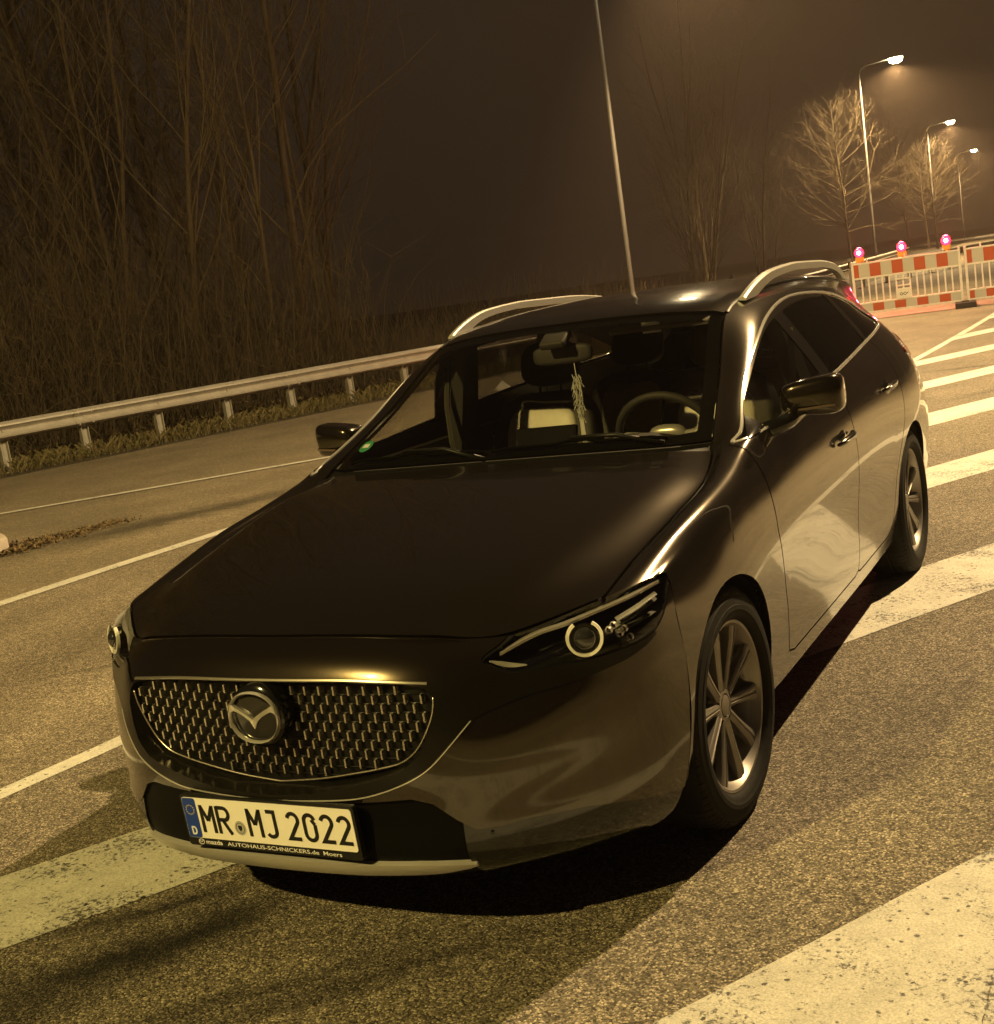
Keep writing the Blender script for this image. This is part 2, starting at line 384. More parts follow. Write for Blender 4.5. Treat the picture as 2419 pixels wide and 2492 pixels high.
# ---- control net of the upper body: stations front to rear, columns centre line to sill
A_ = np.array([
[(0,.120,.788),(.25,.130,.786),(.44,.165,.772),(.585,.248,.748),(.767,.43,.789),(.795,.475,.796),(.818,.525,.799),(.836,.575,.80),(.857,.63,.795),(.882,.60,.70),(.893,.60,.55),(.895,.575,.42),(.875,.55,.28)],
[(0,.32,.850),(.25,.33,.849),(.44,.36,.842),(.60,.445,.836),(.766,.62,.824),(.797,.66,.837),(.822,.70,.841),(.845,.75,.836),(.868,.80,.815),(.898,.78,.70),(.912,.78,.57),(.897,.75,.42),(.87,.74,.30)],
[(0,.80,.938),(.25,.80,.936),(.45,.82,.930),(.655,.88,.920),(.780,.94,.880),(.806,.95,.893),(.832,.97,.897),(.858,1.0,.887),(.886,1.03,.845),(.914,1.05,.71),(.918,1.05,.56),(.897,1.05,.40),(.865,1.05,.26)],
[(0,1.10,.980),(.25,1.10,.979),(.46,1.12,.974),(.675,1.155,.961),(.780,1.20,.922),(.803,1.21,.934),(.829,1.23,.937),(.857,1.25,.925),(.890,1.26,.872),(.917,1.26,.72),(.909,1.26,.53),(.888,1.26,.36),(.86,1.26,.23)],
[(0,1.305,1.003),(.26,1.31,1.002),(.47,1.33,.998),(.63,1.375,.990),(.733,1.44,.975),(.772,1.44,.986),(.808,1.45,.986),(.842,1.46,.972),(.892,1.46,.88),(.918,1.46,.74),(.902,1.46,.52),(.885,1.46,.35),(.858,1.46,.22)],
[(0,1.345,1.018),(.26,1.352,1.017),(.47,1.372,1.014),(.63,1.415,1.008),(.722,1.49,1.004),(.770,1.51,1.012),(.812,1.52,1.008),(.848,1.53,.990),(.894,1.53,.885),(.918,1.53,.74),(.900,1.53,.51),(.885,1.53,.345),(.857,1.53,.22)],
[(0,1.68,1.215),(.24,1.69,1.212),(.43,1.72,1.200),(.57,1.77,1.182),(.655,1.83,1.168),(.735,1.80,1.135),(.805,1.80,1.07),(.852,1.80,1.006),(.897,1.80,.895),(.918,1.8,.74),(.895,1.8,.50),(.885,1.8,.34),(.856,1.8,.22)],
[(0,2.05,1.398),(.22,2.06,1.396),(.39,2.085,1.388),(.51,2.12,1.375),(.592,2.16,1.357),(.700,2.16,1.300),(.79,2.12,1.165),(.853,2.12,1.024),(.898,2.12,.905),(.918,2.12,.745),(.893,2.12,.5),(.885,2.12,.34),(.856,2.12,.22)],
[(0,2.35,1.443),(.22,2.35,1.441),(.39,2.36,1.434),(.51,2.37,1.420),(.595,2.38,1.400),(.685,2.42,1.350),(.778,2.42,1.20),(.850,2.42,1.043),(.899,2.42,.916),(.918,2.42,.75),(.892,2.42,.5),(.885,2.42,.34),(.856,2.42,.22)],
[(0,2.8,1.462),(.22,2.8,1.460),(.39,2.8,1.453),(.51,2.8,1.440),(.60,2.8,1.418),(.672,2.8,1.374),(.765,2.8,1.225),(.840,2.8,1.068),(.897,2.8,.932),(.917,2.8,.755),(.892,2.8,.50),(.885,2.8,.34),(.856,2.8,.22)],
[(0,3.3,1.458),(.22,3.3,1.456),(.39,3.3,1.449),(.51,3.3,1.436),(.59,3.3,1.413),(.656,3.3,1.360),(.740,3.3,1.235),(.808,3.3,1.097),(.890,3.3,.955),(.918,3.3,.77),(.895,3.3,.52),(.885,3.3,.35),(.856,3.3,.23)],
[(0,3.75,1.440),(.22,3.75,1.438),(.38,3.75,1.431),(.49,3.75,1.417),(.57,3.75,1.393),(.628,3.75,1.325),(.700,3.75,1.225),(.768,3.75,1.122),(.873,3.75,.975),(.922,3.75,.79),(.915,3.75,.58),(.89,3.75,.40),(.86,3.75,.25)],
[(0,4.18,1.412),(.22,4.18,1.410),(.37,4.17,1.402),(.47,4.16,1.388),(.545,4.15,1.362),(.590,4.15,1.27),(.645,4.15,1.20),(.71,4.15,1.135),(.83,4.15,.99),(.895,4.15,.80),(.90,4.15,.60),(.87,4.15,.40),(.84,4.15,.26)],
[(0,4.58,1.372),(.22,4.57,1.370),(.36,4.55,1.36),(.45,4.53,1.345),(.51,4.50,1.318),(.555,4.45,1.245),(.60,4.42,1.19),(.66,4.42,1.13),(.765,4.45,.99),(.835,4.45,.80),(.85,4.45,.60),(.83,4.45,.40),(.79,4.45,.28)],
[(0,4.70,1.30),(.22,4.70,1.30),(.36,4.69,1.29),(.44,4.67,1.275),(.49,4.63,1.25),(.53,4.62,1.20),(.57,4.62,1.16),(.62,4.63,1.11),(.71,4.66,.97),(.77,4.68,.80),(.78,4.70,.60),(.76,4.68,.40),(.72,4.62,.28)],
])
B_ = np.array([
[(0,.06,.19),(.25,.07,.19),(.44,.12,.19),(.57,.20,.19),(.68,.30,.19),(.76,.40,.19),(.81,.47,.19),(.83,.52,.195)],
[(0,.0,.225),(.25,.012,.225),(.45,.06,.222),(.58,.15,.215),(.69,.26,.21),(.775,.37,.208),(.825,.46,.208),(.855,.53,.215)],
[(0,-.015,.268),(.25,-.003,.268),(.45,.04,.268),(.59,.135,.268),(.70,.245,.268),(.785,.36,.27),(.838,.46,.275),(.875,.55,.28)],
[(0,-.002,.34),(.25,.01,.34),(.455,.055,.335),(.605,.134,.335),(.717,.239,.335),(.806,.350,.340),(.864,.462,.350),(.888,.563,.365)],
[(0,-.002,.385),(.25,.008,.385),(.458,.056,.388),(.597,.147,.392),(.707,.255,.397),(.795,.364,.404),(.854,.473,.415),(.895,.575,.42)],
[(0,-.012,.43),(.25,0,.435),(.46,.045,.45),(.601,.134,.470),(.714,.244,.488),(.803,.354,.502),(.861,.464,.515),(.893,.60,.55)],
[(0,.0,.55),(.25,.012,.55),(.46,.055,.56),(.605,.15,.575),(.72,.255,.592),(.805,.355,.602),(.862,.45,.615),(.890,.60,.625)],
[(0,.032,.700),(.25,.040,.695),(.468,.074,.669),(.600,.20,.676),(.700,.27,.677),(.785,.355,.673),(.855,.44,.685),(.882,.60,.70)],
[(0,.066,.752),(.25,.074,.749),(.462,.108,.730),(.606,.202,.714),(.715,.270,.722),(.803,.355,.733),(.867,.450,.746),(.873,.612,.755)],
[(0,.12,.788),(.25,.13,.786),(.44,.165,.772),(.585,.248,.748),(.685,.315,.765),(.767,.43,.789),(.820,.53,.799),(.857,.63,.795)],
])
GA, iu, iv = dense(A_, 250, 150)
GB, bu, bv = dense(B_, 80, 120)
GA = gsmooth(GA, 5, .5, .5)
# fair the flanks: iron out ripples along the length behind the front wheel
wu_ = (np.clip((iu-2.6)/1.2, 0, 1)*np.clip((12.6-iu)/1.0, 0, 1))[:, None]*np.clip((iv-7.4)/.7, 0, 1)[None, :]
for _ in range(260):
    A1 = GA.copy(); A1[1:-1] = .5*(GA[:-2]+GA[2:]); GA = GA+(.6*wu_)[..., None]*(A1-GA)*np.array([1, 0, 1])
for _ in range(30):
    A1 = GA.copy(); A1[:, 1:-1] = .5*(GA[:, :-2]+GA[:, 2:]); GA = GA+(.35*wu_)[..., None]*(A1-GA); GB = gsmooth(GB, 3, .5, .5)
SA = grid_surf(GA, iu, iv, flip=True); SB = grid_surf(GB, bu, bv, flip=False)
if SA.N[np.argmax(SA.V[:, 2]), 2] < 0: SA = grid_surf(GA, iu, iv, flip=False)
if SB.N[np.argmin(SB.V[:, 1]), 1] > 0: SB = grid_surf(GB, bu, bv, flip=True)
def colcurve(j, i0, i1):
    k = int(np.argmin(abs(iv-j))); a = [int(np.argmin(abs(iu-q))) for q in (i0, i1)]
    return GA[a[0]:a[1]+1, k]
def stacurve(i, j0, j1):
    k = int(np.argmin(abs(iu-i))); a = [int(np.argmin(abs(iv-q))) for q in (j0, j1)]
    return GA[k, a[0]:a[1]+1]
def both_plan(half):                       # half outline in plan, from the centre line round to the centre line
    h = np.asarray(half)[:, :2]; return np.concatenate([h, (h*np.array([-1, 1]))[::-1]])
hoodP = both_plan(np.concatenate([stacurve(0, 0, 4)+np.array([0, .006, 0]), colcurve(4, 0, 4), stacurve(4, 0, 4)[::-1]]))
wsP = both_plan(np.concatenate([stacurve(5, 0, 4), colcurve(4, 5, 7), stacurve(7, 0, 4)[::-1]]))
roofP = both_plan(np.concatenate([stacurve(7, 0, 4), colcurve(4, 7, 13), stacurve(13, 0, 4)[::-1]]))
cowlP = both_plan(np.concatenate([stacurve(4, 0, 4), stacurve(5, 0, 4)[::-1]]))
DLO = smooth_poly([(1.455,.990),(1.6,1.000),(2.12,1.030),(2.55,1.055),(3.0,1.083),(3.5,1.108),(3.9,1.122),(4.08,1.128),(4.16,1.140),(4.14,1.165),(4.02,1.205),(3.9,1.238),(3.7,1.287),(3.4,1.334),(3.1,1.356),(2.8,1.367),(2.6,1.362),(2.4,1.339),(2.2,1.298),(2.0,1.222),(1.8,1.132),(1.6,1.040),(1.49,.999)], 5, True)
DOORF = [(1.44,1.02),(1.43,.86),(1.42,.72),(1.465,.58),(1.50,.46),(1.515,.35),(1.53,.305),(1.60,.288),(2.50,.288),(2.545,.30),(2.555,.40),(2.565,.65),(2.555,.88),(2.52,1.04),(2.46,1.20),(2.40,1.42),(1.44,1.42)]
DOORR = [(2.555,.88),(2.565,.65),(2.555,.40),(2.545,.30),(2.58,.29),(3.16,.292),(3.22,.32),(3.26,.40),(3.32,.52),(3.42,.65),(3.50,.74),(3.55,.86),(3.56,1.0),(3.50,1.13),(3.42,1.26),(3.34,1.42),(2.40,1.42),(2.46,1.20),(2.52,1.04)]
BPIL = [(2.475,1.0),(2.44,1.08),(2.37,1.22),(2.30,1.45),(2.44,1.45),(2.50,1.22),(2.555,1.10),(2.60,1.0)]
CPIL = [(3.47,1.0),(3.40,1.14),(3.27,1.28),(3.17,1.45),(3.26,1.45),(3.36,1.28),(3.47,1.15),(3.55,1.0)]
APIL = [(1.40,.95),(1.40,1.4),(1.50,1.4),(1.615,1.15),(1.66,.95)]
ARF = (.945, .335, .362); ARR = (3.695, .335, .365)
def yz(S): return S.V[:, 1:3]
def xy(S): return S.V[:, :2]
S = SA
fields = []
def arch(S, c): return np.hypot(S.V[:, 1]-c[0], S.V[:, 2]-c[1])-c[2]
FL = [lambda S: sd(xy(S), hoodP), lambda S: sd(xy(S), wsP), lambda S: sd(xy(S), roofP),
      lambda S: np.where(S.U[:, 1] < 5.2, 1., sd(yz(S), DLO)), lambda S: np.where(S.U[:, 1] < 5.2, 1., sd(yz(S), DOORF)),
      lambda S: np.where(S.U[:, 1] < 5.2, 1., sd(yz(S), DOORR)), lambda S: arch(S, ARF), lambda S: arch(S, ARR),
      lambda S: S.V[:, 2]-.288,
      lambda S: sd(yz(S), BPIL), lambda S: sd(yz(S), CPIL), lambda S: sd(yz(S), APIL)]
for f in FL: S = split(S, f(S))
GAP = .0036
# open narrow shut lines round hood, roof, doors and the fender
FENDSEAM = [(1.435, .99), (1.44, 1.02)]
for f in (FL[0], FL[2], FL[4], FL[5]):
    S = split(S, np.abs(f(S))-GAP)
for f in (FL[1], FL[3]):
    S = split(S, f(S)+.004)
def fm(val): return val[S.F].mean(1)
v_hood, v_ws, v_roof, v_dlo, v_df, v_dr, v_a1, v_a2, v_sill, v_bp, v_cp, v_ap = [fm(f(S)) for f in FL]
cy, cz, cx = fm(S.V[:, 1]), fm(S.V[:, 2]), fm(S.V[:, 0]); cu, cv = fm(S.U[:, 0]), fm(S.U[:, 1])
seam = np.zeros(len(S.F), bool)
for f in (FL[0], FL[2]): seam |= np.abs(fm(f(S))) < GAP
for f in (FL[4], FL[5]): seam |= (np.abs(fm(f(S))) < GAP)
cut = (v_a1 < 0) | (v_a2 < 0)
done = cut.copy()
m_hood = (v_hood < -GAP) & ~done; done |= m_hood
m_ws = (v_ws < -.004) & ~done; done |= m_ws
m_wsr = (v_ws < 0) & ~done; done |= m_wsr
m_roof = (v_roof < -GAP) & ~done; done |= m_roof
m_cowl = (cu > 3.98) & (cu < 5.02) & (cv < 4.0) & ~done & (v_hood > GAP); done |= m_cowl
m_dlo = (v_dlo < -.004) & ~done; m_dlor = (v_dlo < 0) & (v_dlo >= -.004) & ~done
done |= (v_dlo < 0)
inframe = ~done & ~seam
m_df = (v_df < -GAP) & inframe & (v_sill > -.5); done |= m_df
m_dr = (v_dr < -GAP) & inframe & ~m_df; done |= m_dr
m_sill = (cz < .288) & (cy > 1.2) & (cy < 3.45) & ~done & ~seam; done |= m_sill
m_fender = (cy < 1.475) & (cv > 4.0) & ~done & ~seam & (cu < 5.0); done |= m_fender
m_side = ~done & ~seam
Q = dict(parent=car)
part_from(S, m_hood, 'hood', M_PAINT, car, .014, both=True, off=.002)
part_from(S, m_roof, 'roof', M_PAINT, car, .010, both=True)
part_from(S, m_ws, 'windscreen', M_WSGLASS, car, .004, both=True, off=-.002)
part_from(S, m_wsr, 'windscreen_seal', M_RUBBER, car, .008, both=True, off=-.001)
part_from(S, m_cowl, 'cowl_panel', M_BLACKPL, car, .02, both=True, off=-.012)
g_f = m_dlo & (v_bp > 0) & (v_ap > 0) & (cy < 2.5)
g_r = m_dlo & (v_bp > 0) & (v_cp > 0) & (cy > 2.35) & ~g_f & (v_df > -.2)
g_r = m_dlo & (v_bp > 0) & (v_cp > 0) & ~g_f & (v_ap > 0)
# rear door glass lies ahead of the C-pillar strip, quarter glass behind it
side_c = np.where(cz > 0, cy - np.interp(cz, [1.0, 1.15, 1.28, 1.45], [3.51, 3.43, 3.31, 3.21]), 0)
g_q = g_r & (side_c > 0); g_r = g_r & (side_c <= 0)
for mir_, sx in ((False, 1), (True, -1)):
    part_from(S, m_fender, 'fender', M_PAINT, car, .022, mirror=mir_)
    df = part_from(S, m_df, 'front_door', M_PAINT, car, .014, mirror=mir_)
    dr = part_from(S, m_dr, 'rear_door', M_PAINT, car, .014, mirror=mir_)
    part_from(S, m_sill, 'sill', M_PAINT, car, .02, mirror=mir_)
    part_from(S, m_side, 'body_side', M_PAINT, car, .020, mirror=mir_)
    part_from(S, m_dlor, 'window_seal', M_RUBBER, car, .008, mirror=mir_, off=-.001)
    part_from(S, g_f, 'front_door_window', M_SIDEGLASS, car, .004, mirror=mir_, off=-.004)
    part_from(S, g_r, 'rear_door_window', M_PRIVGLASS, car, .004, mirror=mir_, off=-.004)
    part_from(S, g_q, 'quarter_window', M_PRIVGLASS, car, .004, mirror=mir_, off=-.004)
    part_from(S, m_dlo & (v_bp <= 0), 'b_pillar_cover', M_GLOSSBLACK, car, .006, mirror=mir_, off=-.001)
    part_from(S, m_dlo & (v_cp <= 0), 'c_pillar_cover', M_GLOSSBLACK, car, .006, mirror=mir_, off=-.001)
    part_from(S, m_dlo & (v_ap <= 0), 'mirror_sail', M_GLOSSBLACK, car, .006, mirror=mir_, off=-.001)
# inner dark shell behind the shut lines
m_shell = ~cut & (v_ws > .0) & (v_dlo > .0)
part_from(S, m_shell, 'inner_shell', M_BLACKPL, car, 0, both=True, off=-.016, skirt=False)

def nearest(S, pts):
    out = []
    for q in pts:
        out.append(int(np.argmin(((S.V-np.asarray(q))**2).sum(1))))
    return out
def side_at(y, z):
    """point and normal on the left body side for a side view position"""
    P = SA.V; w = np.where(SA.U[:, 1] > 4.2, 0, 9)
    d = (P[:, 1]-y)**2+(P[:, 2]-z)**2+w
    k = np.argsort(d)[:6]; wt = 1/(d[k]+1e-7); wt /= wt.sum()
    # local plane fit for the exact x
    n = (SA.N[k]*wt[:, None]).sum(0); n /= np.linalg.norm(n); c = (P[k]*wt[:, None]).sum(0)
    x = c[0]-(n[1]*(y-c[1])+n[2]*(z-c[2]))/max(n[0], .2)
    return np.array([x, y, z]), n
# bright window surround
pts = [side_at(*q) for q in np.concatenate([DLO, DLO[:1]])]
for mir_ in (False, True):
    ribbon([q[0] for q in pts], [q[1] for q in pts], .012, .005, 'window_chrome', M_CHROME, car, mir_)
def superblob(c, rx, ry, rz, e1=.7, e2=.6, nu=28, nv=16):
    V = []; F = []
    sp_ = lambda v, e: math.copysign(abs(v)**e, v)
    for i in range(nv+1):
        ph = -math.pi/2+math.pi*i/nv
        for k in range(nu):
            t = 2*math.pi*k/nu
            V.append((c[0]+rx*sp_(math.cos(ph), e1)*sp_(math.cos(t), e2), c[1]+ry*sp_(math.cos(ph), e1)*sp_(math.sin(t), e2), c[2]+rz*sp_(math.sin(ph), e1)))
    for i in range(nv):
        for k in range(nu): F.append((i*nu+k, i*nu+(k+1) % nu, (i+1)*nu+(k+1) % nu, (i+1)*nu+k))
    return V, F
# ---- front bumper, cut along its features
R2 = 2**-.5
def sz(S): return np.stack([(S.V[:, 0]+S.V[:, 1])*R2, S.V[:, 2]], 1)
def s_of(pts): return [((x+y)*R2, z) for x, y, z in pts]
GRH = [(0,.431),(.14,.439),(.23,.454),(.32,.474),(.39,.496),(.432,.530),(.452,.571),(.470,.625),(.468,.655),(.447,.676),(.40,.690),(.25,.699),(0,.703)]
GRI = [(0,.434),(.118,.446),(.22,.463),(.30,.478),(.36,.494),(.40,.522),(.43,.562),(.457,.616),(.464,.652),(.445,.672),(.40,.688),(.25,.697),(0,.700)]
GRR = np.array(GRI+[(-x, z) for x, z in GRI[::-1]][1:-1])
GRP = np.array(GRH+[(-x, z) for x, z in GRH[::-1]][1:-1])
WINGP = np.array(s_of([(-.5,-.1,.415),(0,-.012,.418),(.105,-.01,.422),(.278,.004,.432),(.369,.02,.457),(.444,.042,.491),(.499,.073,.546),(.540,.108,.592),(.58,.14,.606),(.651,.21,.624),(.756,.311,.633),(.824,.393,.650),(.858,.45,.668),(.872,.485,.684),(.865,.47,.70),(.847,.424,.688),(.805,.375,.686),(.762,.33,.682),(.699,.269,.686),(.614,.211,.684),(.57,.176,.716),(.52,.140,.706),(.468,.085,.674),(.44,.07,.682),(.3,.045,.702),(-.5,-.1,.704)]))
HLP = smooth_poly(s_of([(.563,.170,.714),(.584,.187,.694),(.614,.211,.677),(.699,.269,.677),(.762,.33,.673),(.805,.375,.677),(.847,.424,.681),(.871,.495,.695),(.880,.557,.735),(.870,.612,.775),(.862,.64,.80),(.84,.585,.825),(.823,.53,.825),(.767,.43,.815),(.69,.32,.795),(.63,.262,.765),(.595,.215,.738)]), 4, True)
LOWP = np.array(s_of([(-.6,-.1,.418),(.0,-.01,.410),(.25,.0,.417),(.40,.03,.424),(.448,.045,.408),(.49,.07,.362),(.526,.09,.333),(.57,.12,.331),(.628,.163,.336),(.729,.27,.326),(.79,.35,.305),(.835,.455,.279),(.88,.56,.262),(1.0,.7,.25),(1.0,.7,.10),(-.6,-.1,.10)]))
LIPP = np.array(s_of([(-.6,-.1,.264),(0,-.015,.264),(.25,0,.264),(.40,.03,.262),(.47,.055,.256),(.52,.10,.246),(.50,.085,.238),(.44,.05,.232),(.25,.01,.230),(-.6,-.1,.230)]))
S = SB
FB = [lambda S: sd(S.V[:, [0, 2]], GRP), lambda S: sd(sz(S), WINGP), lambda S: sd(sz(S), HLP), lambda S: sd(sz(S), LOWP), lambda S: sd(sz(S), LIPP), lambda S: arch(S, ARF)]
for f in FB: S = split(S, f(S))
S = split(S, np.abs(FB[2](S))-.002)
S = split(S, FB[3](S)+.012)
S = split(S, S.V[:, 0]-.50)
def fm(val): return val[S.F].mean(1)
g_, w_, h_, l_, p_, a_ = [fm(f(S)) for f in FB]
done = (a_ < 0)
m_hole = (g_ < 0) & ~done; done |= m_hole
m_hl = (h_ < -.002) & ~done; done |= (h_ < .002)
m_wing = (w_ < 0) & ~done; done |= m_wing
m_lip = (p_ < 0) & ~done; done |= m_lip
m_low = (l_ < 0) & ~done; done |= m_low
bumper = part_from(S, ~done, 'front_bumper', M_PAINT, car, .022, both=True)
part_from(S, m_wing, 'grille_wing', M_DARKCHROME, car, .10, both=True, off=.004)
m_in = m_low & (fm(S.V[:, 0]) < .50)
part_from(S, m_in, 'lower_intake', M_INTAKE, car, .02, both=True, off=-.010)
for mir_ in (False, True): part_from(S, m_low & ~m_in, 'lower_trim', M_GLOSSBLACK, car, .02, mirror=mir_, off=-.004)
part_from(S, m_lip, 'front_lip', M_SATIN, car, .02, both=True, off=.006)
part_from(SB, np.ones(len(SB.F), bool) & (SB.V[SB.F].mean(1)[:, 2] > .24) & (SB.V[SB.F].mean(1)[:, 0] < .70) & (np.hypot(SB.V[SB.F].mean(1)[:, 1]-ARF[0], SB.V[SB.F].mean(1)[:, 2]-ARF[1]) > ARF[2]+.01), 'bumper_core', M_BLACKPL, car, 0, both=True, off=-.085, skirt=False)
def surfB(x, z):
    d = (SB.V[:, 0]-abs(x))**2+(SB.V[:, 2]-z)**2; k = np.argsort(d)[:4]; w = 1/(d[k]+1e-7); w /= w.sum()
    p = (SB.V[k]*w[:, None]).sum(0); n = (SB.N[k]*w[:, None]).sum(0)
    return p, n/np.linalg.norm(n)
def by(x, z): return surfB(x, z)[0][1]
# bright line along the top of the grille and up to the hood
xs = np.linspace(-.45, .45, 61)
pa = [surfB(x, .7035-.09*abs(x)**3) for x in xs]
ribbon([(x, q[0][1], .7045-.28*max(0, abs(x)-.18)**2) for x, q in zip(xs, pa)], [(math.copysign(q[1][0], x), q[1][1], q[1][2]) for x, q in zip(xs, pa)], .008, .004, 'grille_chrome', pmat('grille_bead', (.34, .32, .28), .3, metal=.8), car, off=.004)
# thin bright edge along the lower rim of the wing
wp = smooth_poly(np.array([(0,.4175),(.105,.421),(.278,.431),(.369,.456),(.444,.490),(.499,.545),(.540,.591)]), 6)
wp = np.concatenate([(wp*np.array([-1, 1]))[::-1][:-1], wp]); wq = [surfB(x, z) for x, z in wp]
ribbon([(x, q[0][1], z) for (x, z), q in zip(wp, wq)], [(math.copysign(q[1][0], x) if x else 0, q[1][1], q[1][2]) for (x, z), q in zip(wp, wq)], .0032, .003, 'wing_edge', M_CHROME, car, off=.003)
# grille: back panel, thin bars and the rows of bright studs
mb = MB()
n = len(GRP); c0 = (0, .085, .58)
def gplane(x, z): return .065+.25*max(0, abs(x)-.12)**2
V = []
for s_ in (1.04, .85, .6, .3): V += [(x*s_, gplane(x*s_, .58+(z-.58)*s_)+.010, .58+(z-.58)*s_) for x, z in GRR]
V.append((0, gplane(0, .58)+.010, .58))
mb.add(V, [(a*n+i, a*n+(i+1) % n, (a+1)*n+(i+1) % n, (a+1)*n+i) for a in range(3) for i in range(n)]+[(3*n+i, 3*n+(i+1) % n, 4*n) for i in range(n)])
grille = mb.build('grille', M_BLACKPL, car)
sb = MB()
sb.add([(-.0040,0,-.0135),(.0040,0,-.0135),(.0040,0,.0135),(-.0040,0,.0135),(-.0024,-.009,-.0100),(.0024,-.009,-.0100),(.0024,-.009,.0115),(-.0024,-.009,.0115)],
       [(0,1,5,4),(1,2,6,5),(2,3,7,6),(3,0,4,7),(4,5,6,7)])
M_STUD = pmat('stud_chrome', (.55, .50, .44), .25, metal=.85)
stud_me = None
gp_in = np.array(GRR)
hb = MB()
for r in range(13):
    z = .446+.0228*r
    xl = [x for x in np.linspace(-.5, .5, 201) if inside(np.array([[x, z]]), gp_in)[0]]
    if len(xl) > 2:
        pts = [(x, gplane(x, z)+.004, z-.011) for x in np.linspace(min(xl), max(xl), 24)]
        hb.tube(pts, .0014, 4)
    for k in range(-12, 13):
        x = k*.0415+(r % 2)*.02075
        P = np.array([[x, z]])
        if not inside(P, gp_in)[0] or segdist(P, gp_in, True)[0] < .013: continue
        if (x/.088)**2+((z-.622)/.088)**2 < 1: continue
        if stud_me is None:
            o = sb.build('grille_stud', M_STUD, grille); stud_me = o.data
        else:
            o = obj('grille_stud', stud_me, None, grille)
        o.location = (x, gplane(x, z), z)
hb.build('grille_bars', M_BLACKPL, grille, True)
# lower bright edge of the grille opening
ed = np.array(GRI[0:9]); ed = smooth_poly(ed, 6); ed = np.concatenate([(ed*np.array([-1, 1]))[::-1][:-1], ed])
mbt = MB(); mbt.tube([(x, gplane(x, z)-.004, z+.002) for x, z in ed], .0028, 6); mbt.build('grille_edge', M_STUD, grille, True)
# emblem: domed black disc, oval ring and the winged V inside
EC = Vector((0, .012, .622))
mb = MB(); mb.lathe([(.060, .080), (.020, .082), (.008, .080), (.001, .072), (-.004, .05), (-.006, .001)], 48, 'y', (0, .012, .622))
emblem = mb.build('emblem', M_GLOSSBLACK, car, 'auto')
def oval(a, b, n=64): return [(a*math.copysign(abs(math.cos(t))**.92, math.cos(t)), b*math.copysign(abs(math.sin(t))**.92, math.sin(t))) for t in [2*math.pi*i/n for i in range(n)]]
mb = MB(); ov = oval(.077, .066)
V = []; F = []; n = len(ov)
for s_, h in ((1.0, .0), (1.0, -.006), (.955, -.011), (.905, -.006), (.895, .0)):
    V += [(x*s_, EC.y-.003+h, EC.z+z*s_) for x, z in ov]
for a in range(4):
    for i in range(n): F.append((a*n+i, a*n+(i+1) % n, (a+1)*n+(i+1) % n, (a+1)*n+i))
mb.add(V, F); mb.build('emblem_ring', M_CHROME, emblem, 'auto')
mb = MB()
for sx in (1, -1):
    top = [(0, -.006), (.015, .004), (.032, .014), (.049, .022), (.066, .031), (.071, .024), (.073, .013)]
    bot = [(0, -.032), (.011, -.013), (.026, -.001), (.043, .008), (.057, .013), (.067, .009), (.0705, .004)]
    V = [(sx*x, EC.y-.013-.0015*(1-x/.07), EC.z+z+.004) for x, z in top]+[(sx*x, EC.y-.0105, EC.z+z+.004) for x, z in bot]
    k = len(top); V += [(sx*x, EC.y+.001, EC.z+z+.004) for x, z in top+bot]
    F = [(i, i+1, k+i+1, k+i) for i in range(k-1)]+[(i, 2*k+i, 2*k+i+1, i+1) for i in range(k-1)]+[(k+i, k+i+1, 3*k+i+1, 3*k+i) for i in range(k-1)]
    mb.add(V, F)
mb.build('emblem_wings', M_CHROME, emblem)
